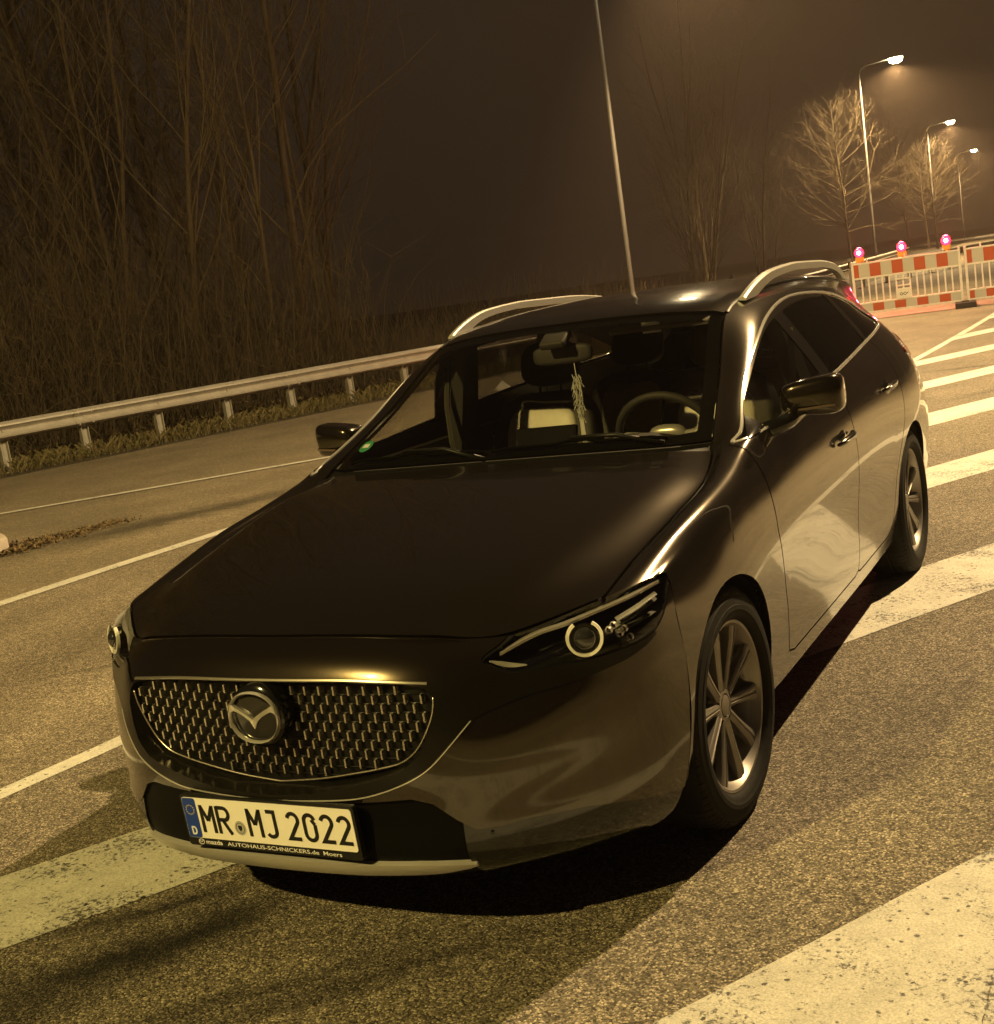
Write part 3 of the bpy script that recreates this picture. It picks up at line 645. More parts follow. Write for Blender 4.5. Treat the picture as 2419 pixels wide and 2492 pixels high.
# ---- headlights
M_HOUSING = pmat('lamp_bowl', (.24, .23, .21), .20, metal=.8)
def tube_on(mb, pts, r, n=6): mb.tube(pts, r, n)
for mir_, sx in ((False, 1), (True, -1)):
    hl = part_from(S, m_hl, 'headlight', M_LENS, car, .01, mirror=mir_)
    part_from(S, m_hl, 'lamp_housing', M_HOUSING, hl, .004, mirror=mir_, off=-.080)
    # side walls of the lamp bowl
    part_from(S, (h_ < .004) & (h_ > -.004) & (a_ > 0), 'lamp_rim', M_BLACKPL, hl, .09, mirror=mir_, off=-.003)
    def pt(x, y, z): return Vector((sx*x, y, z))
    # projector: lens ball in a bright horseshoe ring, turned a little outwards
    ax = Vector((sx*.46, -.88, .10)).normalized(); c = pt(.750, .334, .7200)
    rotm = ax.to_track_quat('Z', 'Y').to_matrix()
    mb = MB(); V = []; F = []
    prof = [(.0, .028), (.007, .027), (.014, .0235), (.019, .016), (.022, .007), (.023, .0005)]
    for h, r in prof:
        for k in range(24):
            t = 2*math.pi*k/24; V.append(c+rotm@Vector((r*math.cos(t), r*math.sin(t), h)))
    for a in range(len(prof)-1):
        for k in range(24): F.append((a*24+k, a*24+(k+1) % 24, (a+1)*24+(k+1) % 24, (a+1)*24+k))
    mb.add(V, F); mb.build('projector_lens', pmat('projector_glass', (.02, .02, .02), .02, coat=1.), hl, True)
    mb = MB(); V = []; F = []
    for h, r in ((-.03, .0335), (.004, .0335), (.004, .0285), (-.02, .0275)):
        for k in range(32):
            t = 2*math.pi*k/32; V.append(c+rotm@Vector((r*math.cos(t), r*math.sin(t), h)))
    for a in range(3):
        for k in range(32): F.append((a*32+k, a*32+(k+1) % 32, (a+1)*32+(k+1) % 32, (a+1)*32+k))
    mb.add(V, F); mb.build('projector_shroud', M_GLOSSBLACK, hl, 'auto')
    up = rotm.inverted()@Vector((0, 0, 1)); a0 = math.atan2(up.y, up.x)
    mb = MB(); n = 40; V = []; F = []
    for k in range(n+1):
        t = a0+rad(32)+rad(296)*k/n
        for r, h in ((.0365, .001), (.037, .010), (.0435, .010), (.045, .001)):
            V.append(c+rotm@Vector((r*math.cos(t), r*math.sin(t), h)))
    for k in range(n):
        for q in range(4): F.append((k*4+q, k*4+(q+1) % 4, (k+1)*4+(q+1) % 4, (k+1)*4+q))
    mb.add(V, F); mb.build('light_ring', pmat('ring_diffuser', (.85, .83, .76), .3), hl)
    # upper light blade, lower inner reflector, chrome fins outside the projector
    def off_pts(raw, d): return [pt(x-d*.55, y+d*.8, z) for x, y, z in raw]
    mb = MB(); bl = smooth_poly([(.597,.198,.717),(.665,.269,.744),(.72,.313,.754),(.782,.388,.768),(.829,.463,.778),(.860,.577,.785)], 5)
    P = off_pts(bl, .020)
    for a, b in zip(P[:-1], P[1:]):
        mb.add([a+Vector((0,0,.003)), b+Vector((0,0,.003)), b-Vector((0,0,.003)), a-Vector((0,0,.003)), a+Vector((-sx*.014,.02,.003)), b+Vector((-sx*.014,.02,.003)), b+Vector((-sx*.014,.02,-.003)), a+Vector((-sx*.014,.02,-.003))], [(0,1,2,3),(0,4,5,1),(3,2,6,7)])
    mb.build('light_blade', pmat('blade_silver', (.42, .40, .36), .3, metal=.5), hl)
    mb = MB(); lo = smooth_poly([(.576,.178,.708),(.593,.192,.694),(.613,.210,.684),(.645,.232,.682)], 5); P = off_pts(lo, .014); m = len(P)
    for i, (a, b) in enumerate(zip(P[:-1], P[1:])):
        wa = .011*math.sin(math.pi*min(1, (i+.6)/m)); wb = .011*math.sin(math.pi*min(1, (i+1.6)/m))
        mb.add([a, b, b+Vector((-sx*.004,.006,wb)), a+Vector((-sx*.004,.006,wa))], [(0,1,2,3)])
    mb.build('corner_reflector', pmat('reflector_white', (.60, .58, .52), .25, metal=.4), hl)
    mb = MB()
    for q, (z0, z1, w) in enumerate(((.742, .766, .007), (.727, .752, .009), (.706, .722, .006))):
        fn = smooth_poly([(.822,.381,z0),(.852,.424,(z0+z1)/2+.001),(.872,.527,z1)], 6); P = off_pts(fn, .022+.008*q)
        for a, b in zip(P[:-1], P[1:]):
            mb.add([a, b, b+Vector((-sx*.012,.012,-w)), a+Vector((-sx*.012,.012,-w)), a+Vector((-sx*.02,.03,0)), b+Vector((-sx*.02,.03,0))], [(0,1,2,3),(0,4,5,1)])
    mb.build('lamp_fins', M_CHROME, hl)
    mb = MB()
    for q in range(5):
        cc = pt(.798+.006*q, .372+.016*q, .728-.009*q+.016*(q % 2))
        mb.lathe([(-.008, .008), (0, .010), (.004, .008)], 14, 'y', tuple(cc))
    mb.build('indicator_cups', M_CHROME, hl, 'auto')
# ---- number plate with holder
PT = Vector((0, -.0165, .412)); PB = Vector((0, -.0105, .306))
plate_c = (PT+PB)/2; pv = (PT-PB).normalized(); pn = Vector((0, -pv.z, pv.y)).normalized()
if pn.y > 0: pn = -pn
def pl(u, v, h=0.):           # plate coordinates in metres from its centre
    return plate_c+Vector((u, 0, 0))+pv*v+pn*h
mb = MB()
def slab(mb, poly, h0, h1):
    n = len(poly); V = [pl(u, v, h0) for u, v in poly]+[pl(u, v, h1) for u, v in poly]
    mb.add(V, [tuple(range(n, 2*n)), tuple(range(n-1, -1, -1))]+[(i, (i+1) % n, n+(i+1) % n, n+i) for i in range(n)])
def rrect(x0, y0, x1, y1, r, k=4):
    P = []
    for cx_, cy_, a in ((x1-r, y1-r, 0), (x0+r, y1-r, 90), (x0+r, y0+r, 180), (x1-r, y0+r, 270)):
        P += [(cx_+r*math.cos(rad(a+90*i/k)), cy_+r*math.sin(rad(a+90*i/k))) for i in range(k+1)]
    return P
slab(mb, rrect(-.267, -.078, .267, .061, .008), -.012, .004)
holder = mb.build('plate_holder', pmat('holder_black', (.010, .010, .010), .3), car)
mb = MB(); slab(mb, rrect(-.26, -.055, .26, .055, .008), .0042, .0062)
M_PLATE = pmat('plate_white', (.86, .84, .78), .35)
plate = mb.build('number_plate', M_PLATE, car)
mb = MB(); slab(mb, rrect(-.259, -.054, -.2165, .054, .007), .0060, .0068); mb.build('euro_band', pmat('plate_blue', (.012, .045, .30), .35), plate)
mb = MB()
for k in range(12):
    t = rad(30*k); u0, v0 = -.238+.0125*math.cos(t), .022+.0125*math.sin(t)
    slab(mb, [(u0+.0026*(1 if q % 2 == 0 else .42)*math.sin(q*math.pi/5), v0+.0026*(1 if q % 2 == 0 else .42)*math.cos(q*math.pi/5)) for q in range(10)], .0067, .0071)
mb.build('euro_stars', pmat('star_yellow', (.62, .52, .12), .4), plate)
M_BLACKINK = pmat('plate_black', (.010, .010, .010), .4)
M_WHITEINK = pmat('print_white', (.80, .80, .78), .4)
M_GREYINK = pmat('print_grey', (.42, .42, .40), .4)
def stroke(mb, pts, w, h0, h1, conv, closed=False):
    P = [Vector(q) for q in pts]; m = len(P); L = []; Rr = []
    for i in range(m):
        if closed: a, b = P[i-1], P[(i+1) % m]
        else: a, b = P[max(i-1, 0)], P[min(i+1, m-1)]
        d1 = (P[i]-a); d2 = (b-P[i])
        if d1.length < 1e-9: d1 = d2
        if d2.length < 1e-9: d2 = d1
        d1 = d1.normalized(); d2 = d2.normalized(); t = (d1+d2)
        if t.length < .2: t = d1
        t.normalize(); nn = Vector((-t.y, t.x)); k = 1/max(.45, nn.dot(Vector((-d1.y, d1.x))))
        L.append(P[i]+nn*w/2*k); Rr.append(P[i]-nn*w/2*k)
    V = [conv(q.x, q.y, h1) for q in L]+[conv(q.x, q.y, h1) for q in Rr]+[conv(q.x, q.y, h0) for q in L]+[conv(q.x, q.y, h0) for q in Rr]
    F = []
    for i in range(m if closed else m-1):
        j = (i+1) % m
        F += [(i, j, m+j, m+i), (i, 2*m+i, 2*m+j, j), (m+i, m+j, 3*m+j, 3*m+i)]
    mb.add(V, F)
def arc(cx_, cy_, rx, ry, a0, a1, n=10): return [(cx_+rx*math.cos(rad(a0+(a1-a0)*i/n)), cy_+ry*math.sin(rad(a0+(a1-a0)*i/n))) for i in range(n+1)]
# glyphs in a 1 x 1.66 box (narrow plate lettering)
GL = {
 'M': [[(.09, 0), (.09, 1.66)], [(.09, 1.60), (.50, .72)], [(.50, .72), (.91, 1.60)], [(.91, 1.66), (.91, 0)]],
 'R': [[(.10, 0), (.10, 1.66)], [(.10, 1.57), (.52, 1.57)]+arc(.56, 1.21, .35, .36, 80, -80)+[(.52, .85), (.10, .85)], [(.45, .82), (.94, 0)]],
 'J': [[(.30, 1.57), (.88, 1.57), (.88, .40)]+arc(.52, .40, .36, .31, 0, -150)],
 '2': [arc(.50, 1.20, .38, .37, 165, -25)+[(.13, .09), (.94, .09)]],
 '0': [arc(.50, 1.20, .38, .37, 15, 180)+arc(.50, .46, .38, .37, 180, 360)+[(.88, 1.02)], [(.88, 1.02), (.66, 1.30)]],
 'D': [[(.12, 0), (.12, 1.66)], [(.12, 1.56), (.40, 1.56)]+arc(.42, .83, .48, .73, 88, -88, 14)+[(.12, .10)]],
}
def plate_text(ch, u, v, w, h, sw, name='character', ink=None):
    mb = MB()
    for st in GL[ch]:
        stroke(mb, [(u+x*w, v+y*h/1.66) for x, y in st], sw, .0061, .0074, pl)
    mb.build(name, ink or M_BLACKINK, plate)
x0 = -.205
for ch, u, w in (('M', -.207, .044), ('R', -.156, .043), ('M', -.058, .044), ('J', -.008, .040), ('2', .062, .041), ('0', .112, .041), ('2', .162, .041), ('2', .212, .041)):
    plate_text(ch, u, -.0375, w, .075, .0098)
plate_text('D', -.246, -.046, .016, .022, .0042, 'country_letter', M_WHITEINK)
mb = MB(); slab(mb, [(-.086+.0175*math.cos(t*math.pi/16), -.018+.0195*math.sin(t*math.pi/16)) for t in range(32)], .0061, .0069); seal = mb.build('registration_seal', M_GREYINK, plate)
mb = MB()
slab(mb, [(-.086+dx, -.018+dy) for dx, dy in ((-.006, .007), (.006, .007), (.006, -.002), (0, -.009), (-.006, -.002))], .0068, .0073)
stroke(mb, [(-.086+.0125*math.cos(t*math.pi/12), -.018+.014*math.sin(t*math.pi/12)) for t in range(24)], .0012, .0068, .0073, pl, True)
mb.build('seal_crest', M_BLACKINK, plate)
def text_mesh(txt, size, conv, name, mat, parent, h=.0002, bold=0., align='LEFT', shear=0., xs=1.):
    cu_ = bpy.data.curves.new('text', 'FONT'); cu_.body = txt; cu_.size = size; cu_.align_x = align; cu_.offset = bold; cu_.shear = shear
    cu_.resolution_u = 3
    to = bpy.data.objects.new('text', cu_); COL.objects.link(to)
    dg = bpy.context.evaluated_depsgraph_get()
    me = bpy.data.meshes.new_from_object(to.evaluated_get(dg))
    bpy.data.objects.remove(to)
    for v in me.vertices:
        v.co = conv(v.co.x*xs, v.co.y, h)
    me.name = name
    return obj(name, me, mat, parent)
text_mesh('AUTOHAUS-SCHNICKERS.de', .0150, lambda a, b, h: pl(-.142+a, -.0718+b, .0046), 'dealer_lettering', M_WHITEINK, holder, bold=.0001, xs=1.48)
text_mesh('Moers', .0150, lambda a, b, h: pl(.152+a, -.0718+b, .0046), 'dealer_lettering', M_WHITEINK, holder, bold=.0001, xs=1.45)
text_mesh('mazda', .0170, lambda a, b, h: pl(-.212+a, -.0715+b, .0046), 'dealer_lettering', M_WHITEINK, holder, bold=.0003, xs=1.25)
mb = MB()
stroke(mb, [(-.226+.0085*math.cos(t*math.pi/10), -.0665+.007*math.sin(t*math.pi/10)) for t in range(20)], .0016, .0041, .0047, pl, True)
stroke(mb, [(-.233, -.062), (-.226, -.0675), (-.219, -.062)], .0016, .0041, .0047, pl)
mb.build('dealer_badge', M_WHITEINK, holder)
# fins in the lower intake either side of the plate
for sx in (1, -1):
    # parking sensor / lamp dot at the outer end of the lower trim
    q, nrm = surfB(.555, .318)
    V, F = superblob((0, 0, 0), .010, .010, .010, 1, 1, 16, 8)
    mb = MB(); mb.add([Vector((sx*(q[0]-nrm[0]*.012+x), q[1]-nrm[1]*.012+y, q[2]+z)) for x, y, z in V], F); mb.build('parking_sensor', M_GLOSSBLACK, car, True)
# ---- wheels: tyre, rim, spokes, hub, brake disc (built once for the left side, outer face at +x)
def build_wheel(x, y, sx, steer=0.):
    z = .335
    mb = MB()
    # rim barrel and outer flange
    mb.lathe([(-.100,.216),(-.09,.212),(-.02,.200),(.050,.205),(.066,.218),(.078,.235),(.087,.2395),(.092,.237),(.0905,.229),(.080,.222),(.055,.211),(.045,.207)], 72, 'x')
    w = mb.build('wheel', M_ALLOY, car, 'auto')
    mb = MB()
    prof = [(-.088,.226),(-.104,.250),(-.112,.285),(-.108,.312),(-.096,.327),(-.070,.3345),(-.045,.3355),(-.043,.329),(-.035,.329),(-.033,.3358),(0.008,.336),(.010,.329),(.018,.329),(.020,.3357),(.050,.3345),(.058,.333),(.082,.3275),(.095,.318),(.1025,.306),(.1035,.3035),(.1060,.302),(.1085,.288),(.1095,.280),(.1112,.279),(.1115,.266),(.1100,.2645),(.1085,.256),(.1030,.247),(.0965,.2415),(.089,.238)]
    mb.lathe(prof, 96, 'x'); tyre = mb.build('tyre', M_TYRE, w, 'auto')
    mb = MB()        # shoulder blocks between the cut grooves
    nb = 78
    for side in (1, -1):
        for k in range(nb):
            t0 = 2*math.pi*(k+.08)/nb; t1 = 2*math.pi*(k+.92)/nb
            pr = [(.022,.3350),(.056,.3372),(.080,.3318),(.0965,.3205),(.1000,.3135)]
            V = []
            for t in (t0, t1):
                for a, r in pr: V.append((side*a, (r+.0002)*math.cos(t), (r+.0002)*math.sin(t)))
                for a, r in pr: V.append((side*(a-.004), (r-.012)*math.cos(t), (r-.012)*math.sin(t)))
            n = len(pr); F = []
            for i in range(n-1):
                F += [(i, i+1, 2*n+i+1, 2*n+i)]
            F += [tuple(range(n))+tuple(n+i for i in range(n-1, -1, -1)), tuple(2*n+i for i in range(n))+tuple(3*n+i for i in range(n-1, -1, -1))]
            F += [(n-1, 2*n-1, 4*n-1, 3*n-1), (0, 2*n, 3*n, n)]
            mb.add(V, F)
    mb.build('tread_blocks', M_TYRE, w)
    # ten tapered spokes with a raised crease
    sp = None
    for k in range(10):
        t = 2*math.pi*k/10+.16
        if sp is None:
            mb = MB(); st = []
            for r, wd, xo, dp in ((.045,.0150,.066,.03),(.09,.0140,.070,.028),(.14,.0162,.074,.026),(.185,.0195,.079,.024),(.221,.0260,.080,.02)):
                st.append([(xo-dp, -wd, r), (xo-.006, -wd, r), (xo-.001, -wd*.72, r), (xo+.001, -wd*.22, r), (xo-.0055, 0, r), (xo+.001, wd*.22, r), (xo-.001, wd*.72, r), (xo-.006, wd, r), (xo-dp, wd, r)])
            V = [v for s_ in st for v in s_]; n = 9; F = []
            for i in range(len(st)-1):
                for q in range(n): F.append((i*n+q, i*n+(q+1) % n, (i+1)*n+(q+1) % n, (i+1)*n+q))
            mb.add(V, F); o = mb.build('spoke', M_ALLOY, w, 'auto'); sp = o.data
        else: o = obj('spoke', sp, None, w)
        o.rotation_euler = (t, 0, 0)
    mb = MB(); mb.lathe([(.02,.062),(.052,.060),(.062,.054),(.066,.040),(.066,.034),(.058,.033),(.058,.030),(.0665,.029),(.069,.020),(.070,.0005)], 40, 'x'); mb.build('hub_cap', M_ALLOY, w, 'auto')
    mb = MB()
    for k in range(5):
        t = 2*math.pi*k/5+.3; mb.lathe([(.05,.0095),(.064,.0095),(.0655,.007),(.066,.0005)], 6, 'x', (0, .046*math.cos(t), .046*math.sin(t)))
    mb.build('wheel_nuts', M_DARKCHROME, w)
    mb = MB(); mb.lathe([(-.01,.075),(-.01,.148),(.012,.148),(.012,.075),(.03,.070),(.03,.0005)], 48, 'x'); mb.build('brake_disc', M_DISC, w, 'auto')
    mb = MB(); mb.bbox((.0, -.10, .06), (.075, .10, .16), .012, Matrix.Rotation(.5, 3, 'X')); mb.build('brake_caliper', M_BLACKPL, w)
    mb = MB(); mb.lathe([(-.105,.20),(-.03,.193),(-.03,.0005)], 40, 'x'); mb.build('wheel_back', M_BLACKPL, w)
    w.location = (sx*x, y, z)
    w.rotation_euler = (0, 0, (math.pi if sx < 0 else 0)+steer)
    return w
for sx in (1, -1):
    build_wheel(.790, .945, sx, rad(-2.0)); build_wheel(.792, 3.695, sx)
# wheel housings
for (yc, zc, r) in (ARF, ARR):
    for sx in (1, -1):
        mb = MB(); n = 28; V = []; F = []
        for i in range(n+1):
            t = rad(-28)+rad(236)*i/n
            yy, zz = yc+(r+.004)*math.cos(t), zc+(r+.004)*math.sin(t)
            V += [(sx*.50, yy, zz), (sx*.885, yy, zz)]
        for i in range(n): F.append((2*i, 2*i+1, 2*i+3, 2*i+2))
        c_ = len(V); V.append((sx*.50, yc, zc)); F += [(2*i, 2*i+2, c_) for i in range(n)]
        mb.add(V, F); mb.build('wheel_housing', M_BLACKPL, car, True)
mb = MB(); mb.bbox((0, 2.42, .25), (1.50, 3.6, .10), .02); mb.build('underbody', M_BLACKPL, car)
# ---- rear end: panel, tail lamps, tailgate glass
last = GA[-1]; m = len(last); V = []; ks = 10; cen = np.array([0, 4.80, .72])
for s_ in np.linspace(0, 1, ks):
    w_ = 1-s_; bulge = .11*(1-w_**2)
    ring = last*np.array([w_, 1, 1]); ring[:, 1] = last[:, 1]*w_+(1-w_)*(4.76-.14*np.clip((last[:, 2]-.95)/.35, 0, 1))+bulge*.3
    V += list(ring)
Vm = [q*np.array([-1, 1, 1]) for q in V]
F = []
for a in range(ks-1):
    for b in range(m-1): F.append((a*m+b, a*m+b+1, (a+1)*m+b+1, (a+1)*m+b))
mb = MB(); mb.add(V, F); mb.add(Vm, [f[::-1] for f in F]); mb.build('tailgate', M_PAINT, car, True)
mb = MB(); mb.prism([(-.46, 1.02), (.46, 1.02), (.40, 1.24), (-.40, 1.24)], 4.79, 4.80, 'y'); mb.build('rear_window', M_PRIVGLASS, car)
TL = smooth_poly([(4.10,.985),(4.22,.955),(4.45,.945),(4.66,.95),(4.70,1.0),(4.64,1.045),(4.45,1.040),(4.25,1.015)], 4, True)
St = split(SA, np.where(SA.U[:, 1] < 6, 1., sd(yz(SA), TL))); tv = np.where(St.U[:, 1] < 6, 1., sd(yz(St), TL))[St.F].mean(1)
for mir_ in (False, True): part_from(St, tv < 0, 'tail_lamp', M_RED, car, .01, mirror=mir_, off=.005)
# ---- mirrors
for sx in (1, -1):
    V, F = superblob((0, 0, 0), .100, .070, .070, .42, .55)
    out = []
    for x, y, z in V:                     # x outwards; taper to the outside, lean and flatten the back
        k = (x+.100)/.200
        y2 = y*(1.0-.18*k)+.020*k
        if y2 > .045: y2 = .045+(y2-.045)*.15
        z2 = z*(.80+.20*k) + .010*k + (.012*(1-k) if z < 0 else 0)
        out.append(Vector((sx*(.945+x), 1.865+y2, 1.058+z2)))
    up = MB(); up.add(out, F)
    mo = up.build('door_mirror', M_PAINT, car, True)
    mo.data.materials.append(M_GLOSSBLACK)
    for p_ in mo.data.polygons:
        if p_.center.z < 1.020-.03*(abs(p_.center.x)-.96): p_.material_index = 1
    mb = MB(); V2, F2 = superblob((0, 0, 0), .098, .004, .055, .5, .6, 24, 10)
    mb.add([Vector((sx*(.945+x), 1.919+y, 1.060+z)) for x, y, z in V2], F2); mb.build('mirror_glass', M_MIRROR, mo, True)
    mb = MB()
    q0, n0 = side_at(1.62, .985); q1 = Vector((sx*.895, 1.745, 1.02))
    a = Vector((sx*(q0[0]-.02), 1.66, .990)); b = Vector((sx*.890, 1.76, 1.005)); c_ = Vector((sx*.915, 1.85, 1.03))
    mb.tube([a, b, c_], [.030, .026, .024], 12); mb.build('mirror_arm', M_GLOSSBLACK, mo, True)
    mb = MB()       # turn signal strip on the front
    pts = [(sx*(.875+.15*t), 1.865-.076+.030*t*t+.012*t, 1.030+.006*t) for t in np.linspace(0, 1, 9)]
    mb.tube(pts, .0045, 6); mb.build('turn_signal', pmat('signal_lens', (.10, .07, .05), .15, coat=1.), mo, True)
# ---- door handles
for sx in (1, -1):
    for yc, zc in ((2.365, .842), (3.27, .915)):
        P, n_ = side_at(yc, zc); T = np.array([0, .99, .06]); C = np.cross(n_, T)
        mb = MB()
        V, F = superblob((0, 0, 0), .075, .012, .036, .8, .9, 24, 10)
        mb.add([Vector((P+T*x+n_*(y-.0085)+C*z*-1)*np.array([sx, 1, 1])) for x, y, z in V], F)
        cup = mb.build('handle_cup', M_GLOSSBLACK, car, True)
        mb = MB()
        pts = [Vector((P+T*t+n_*(.008+.024*(1-(t/.115)**2))+C*0)*np.array([sx, 1, 1])) for t in np.linspace(-.112, .112, 13)]
        rs = [.006+.008*(1-(abs(i-6)/6)**3) for i in range(13)]
        mb.tube(pts, rs, 10); hd = mb.build('door_handle', M_PAINT, car, True)
        mb = MB()
        pts = [Vector((P+T*t+n_*(.0195+.024*(1-(t/.115)**2))+C*0)*np.array([sx, 1, 1])) for t in np.linspace(-.085, .085, 9)]
        mb.tube(pts, .0035, 6); mb.build('handle_trim', M_CHROME, hd, True)
# ---- roof rails
for sx in (1, -1):
    mb = MB(); k = 40; V = []; F = []
    for i in range(k+1):
        t = i/k; y = 2.30+1.85*t
        base = np.interp(y, [2.30, 2.6, 3.0, 3.5, 3.9, 4.15], [1.392, 1.412, 1.418, 1.405, 1.384, 1.364])
        xx = np.interp(y, [2.30, 2.6, 3.0, 3.5, 3.9, 4.15], [.615, .628, .630, .612, .590, .568])
        lift = .066*(1-abs(2*t-1)**4.5); th = .010+.032*abs(2*t-1)**5
        lo_ = base+max(-.004, lift-th-.012); hi = base+lift+.008
        V += [(sx*(xx-.013), y, lo_), (sx*(xx-.013), y, hi-.005), (sx*(xx-.007), y, hi), (sx*(xx+.007), y, hi), (sx*(xx+.014), y, hi-.007), (sx*(xx+.015), y, lo_-.003)]
    for i in range(k):
        for q in range(6): F.append((i*6+q, i*6+(q+1) % 6, i*6+6+(q+1) % 6, i*6+6+q))
    F += [(0,1,2,3,4,5), tuple(k*6+q for q in range(5, -1, -1))]
    mb.add(V, F); mb.build('roof_rail', M_SATIN, car, 'auto')
    c = colcurve(4, 7.02, 13)                 # dark ditch moulding beside the roof skin
    ribbon(c, [SA.N[j] for j in nearest(SA, c[::1])], .016, .0035, 'roof_moulding', M_BLACKPL, car, sx < 0)
# shark fin aerial
mb = MB(); prof = [(4.02,1.410,.016),(4.08,1.428,.021),(4.14,1.452,.018),(4.19,1.466,.009),(4.205,1.45,.008),(4.21,1.405,.02)]
V = []
for y, z, w in prof: V += [(-w, y, 1.400), (0, y, z), (w, y, 1.400)]
F = [(i*3+q, i*3+q+1, i*3+4+q, i*3+3+q) for i in range(5) for q in range(2)]
mb.add(V, F); mb.build('roof_aerial', M_PAINT, car, True)
# ---- wipers and screen details
def ws_pt(x, u, lift=0.):
    k = int(np.argmin((SA.V[:, 0]-abs(x))**2*4+(SA.U[:, 0]-u)**2+np.where(SA.U[:, 1] > 4, 9, 0)))
    n_ = SA.N[k].copy(); p_ = SA.V[k]+n_*lift; p_ = p_.copy()
    if x < 0: p_[0] = -p_[0]; n_[0] = -n_[0]
    return Vector(p_)
for x0_, x1_ in ((.60, .02), (-.02, -.58)):
    mb = MB()
    pts = [ws_pt(x0_+(x1_-x0_)*t, 5.06+.10*math.sin(math.pi*t)*.6+.02, .012) for t in np.linspace(0, 1, 12)]
    mb.tube(pts, .006, 6); bl_ = mb.build('wiper', M_RUBBER, car, True)
    mb = MB(); pv_ = Vector((x0_*.98, 1.36+.10*abs(x0_), 1.012)); mb.tube([pv_, pts[3]+Vector((0, 0, .016)), pts[6]+Vector((0, 0, .010))], [.010, .007, .005], 8)
    mb.build('wiper_arm', M_SATIN if False else M_BLACKPL, bl_, True)
mb = MB(); c = ws_pt(-.60, 5.42, -.006); ex = (ws_pt(-.57, 5.42, -.006)-c).normalized(); ey = (ws_pt(-.60, 5.52, -.006)-c).normalized()
mb.add([c+ex*.038*math.cos(t*math.pi/10)+ey*.038*math.sin(t*math.pi/10) for t in range(20)], [tuple(range(20))])
stk = mb.build('screen_badge', pmat('badge_green', (.04, .30, .12), .5), car)
mb = MB(); nb_ = ex.cross(ey)*.0012
mb.add([c+nb_+ex*a+ey*b for a, b in ((-.02, -.012), (.02, -.012), (.02, .014), (-.02, .014))], [(0, 1, 2, 3)]); mb.build('badge_field', M_WHITEINK, stk)
# black ceramic edge of the screen
Sx = split(SA, sd(xy(SA), wsP)); 
inn = lambda q: sd(xy(q), wsP)
Sx = split(Sx, inn(Sx)+.050)
vm = inn(Sx)[Sx.F].mean(1)
part_from(Sx, (vm < -.006) & (vm > -.050), 'screen_border', M_RUBBER, car, 0, both=True, off=-.0075, skirt=False)
# ---- cabin
mb = MB()
prof = [(1.36,.90),(1.40,.975),(1.55,.985),(1.75,.975),(1.90,.935),(1.94,.88),(1.90,.70),(1.70,.55)]
V = []; xs_ = np.linspace(-.74, .74, 15)
for x in xs_:
    for y, z in prof:
        V.append((x, y+.05*abs(x)**2, z+(.035*math.exp(-((x-.36)/.17)**2) if y > 1.6 else 0)-.03*abs(x)**3))
n = len(prof); F = [(i*n+q, i*n+q+1, (i+1)*n+q+1, (i+1)*n+q) for i in range(14) for q in range(n-1)]
mb.add(V, F); dash = mb.build('dashboard', M_INT, car, True)
mb = MB(); mb.bbox((0, 1.80, .985), (.24, .02, .13), .008, Matrix.Rotation(-.25, 3, 'X')); mb.build('centre_screen', M_GLOSSBLACK, dash)
mb = MB(); mb.bbox((-.42, 1.925, .885), (.52, .015, .05), .005, Matrix.Rotation(-.2, 3, 'X')); mb.build('dash_trim', M_LEATHER, dash)
# steering wheel on the left
mb = MB(); SC = Vector((.37, 2.03, .94)); rot = Matrix.Rotation(rad(24), 3, 'X')
ringp = [SC+rot@Vector((.183*math.cos(t), 0, .183*math.sin(t))) for t in [2*math.pi*i/36 for i in range(37)]]
mb.tube(ringp, .0155, 8, cap=False); swl = mb.build('steering_wheel', M_INT, car, True)
mb = MB(); V, F = superblob((0, 0, 0), .075, .03, .06, .7, .7); mb.add([SC+rot@Vector((x, y+.01, z-.01)) for x, y, z in V], F)
for a in (10, 170, 270):
    mb.tube([SC+rot@Vector((.05*math.cos(rad(a)), .01, .05*math.sin(rad(a)))), SC+rot@Vector((.18*math.cos(rad(a)), 0, .18*math.sin(rad(a))))], .012, 8)
mb.build('wheel_hub', M_SATIN, swl, True)
# seats
def seat(x, y, back=.62, wid=.50, pale=M_LEATHER, tilt=18):
    rot = Matrix.Rotation(rad(-tilt), 3, 'X')
    V, F = superblob((0, 0, 0), wid/2, .075, back/2, .45, .5, 28, 14)
    mb = MB(); c = Vector((x, y, .80)); out = []
    for a, b, d in V:
        k = 1-.12*max(0, d/(back/2))
        out.append(c+rot@Vector((a*k, b+(.035*(abs(a)/(wid/2))**4 if b < 0 else 0)*-1, d)))
    mb.add(out, F); s_ = mb.build('seat', M_INT, car, True)
    V, F = superblob((0, 0, 0), wid/2*.66, .03, back/2*.82, .4, .45, 24, 10)
    mb = MB(); mb.add([c+rot@Vector((a, b-.066, d-.02)) for a, b, d in V], F); mb.build('seat_facing', pale, s_, True)
    V, F = superblob((0, 0, 0), wid/2, .26, .085, .5, .5, 28, 12)
    mb = MB(); mb.add([Vector((x+a, y-.24+b, .52+d)) for a, b, d in V], F); mb.build('seat_cushion', pale, s_, True)
    V, F = superblob((0, 0, 0), .135, .05, .095, .6, .6, 24, 12)
    mb = MB(); mb.add([c+rot@Vector((a, b, d+back/2+.125)) for a, b, d in V], F)
    for q in (-.05, .05): mb.tube([c+rot@Vector((q, 0, back/2-.03)), c+rot@Vector((q, 0, back/2+.1))], .006, 6)
    mb.build('headrest', M_INT, s_, True)
seat(.37, 2.62); seat(-.37, 2.55)
seat(.36, 3.55, .56, .48); seat(-.36, 3.55, .56, .48)
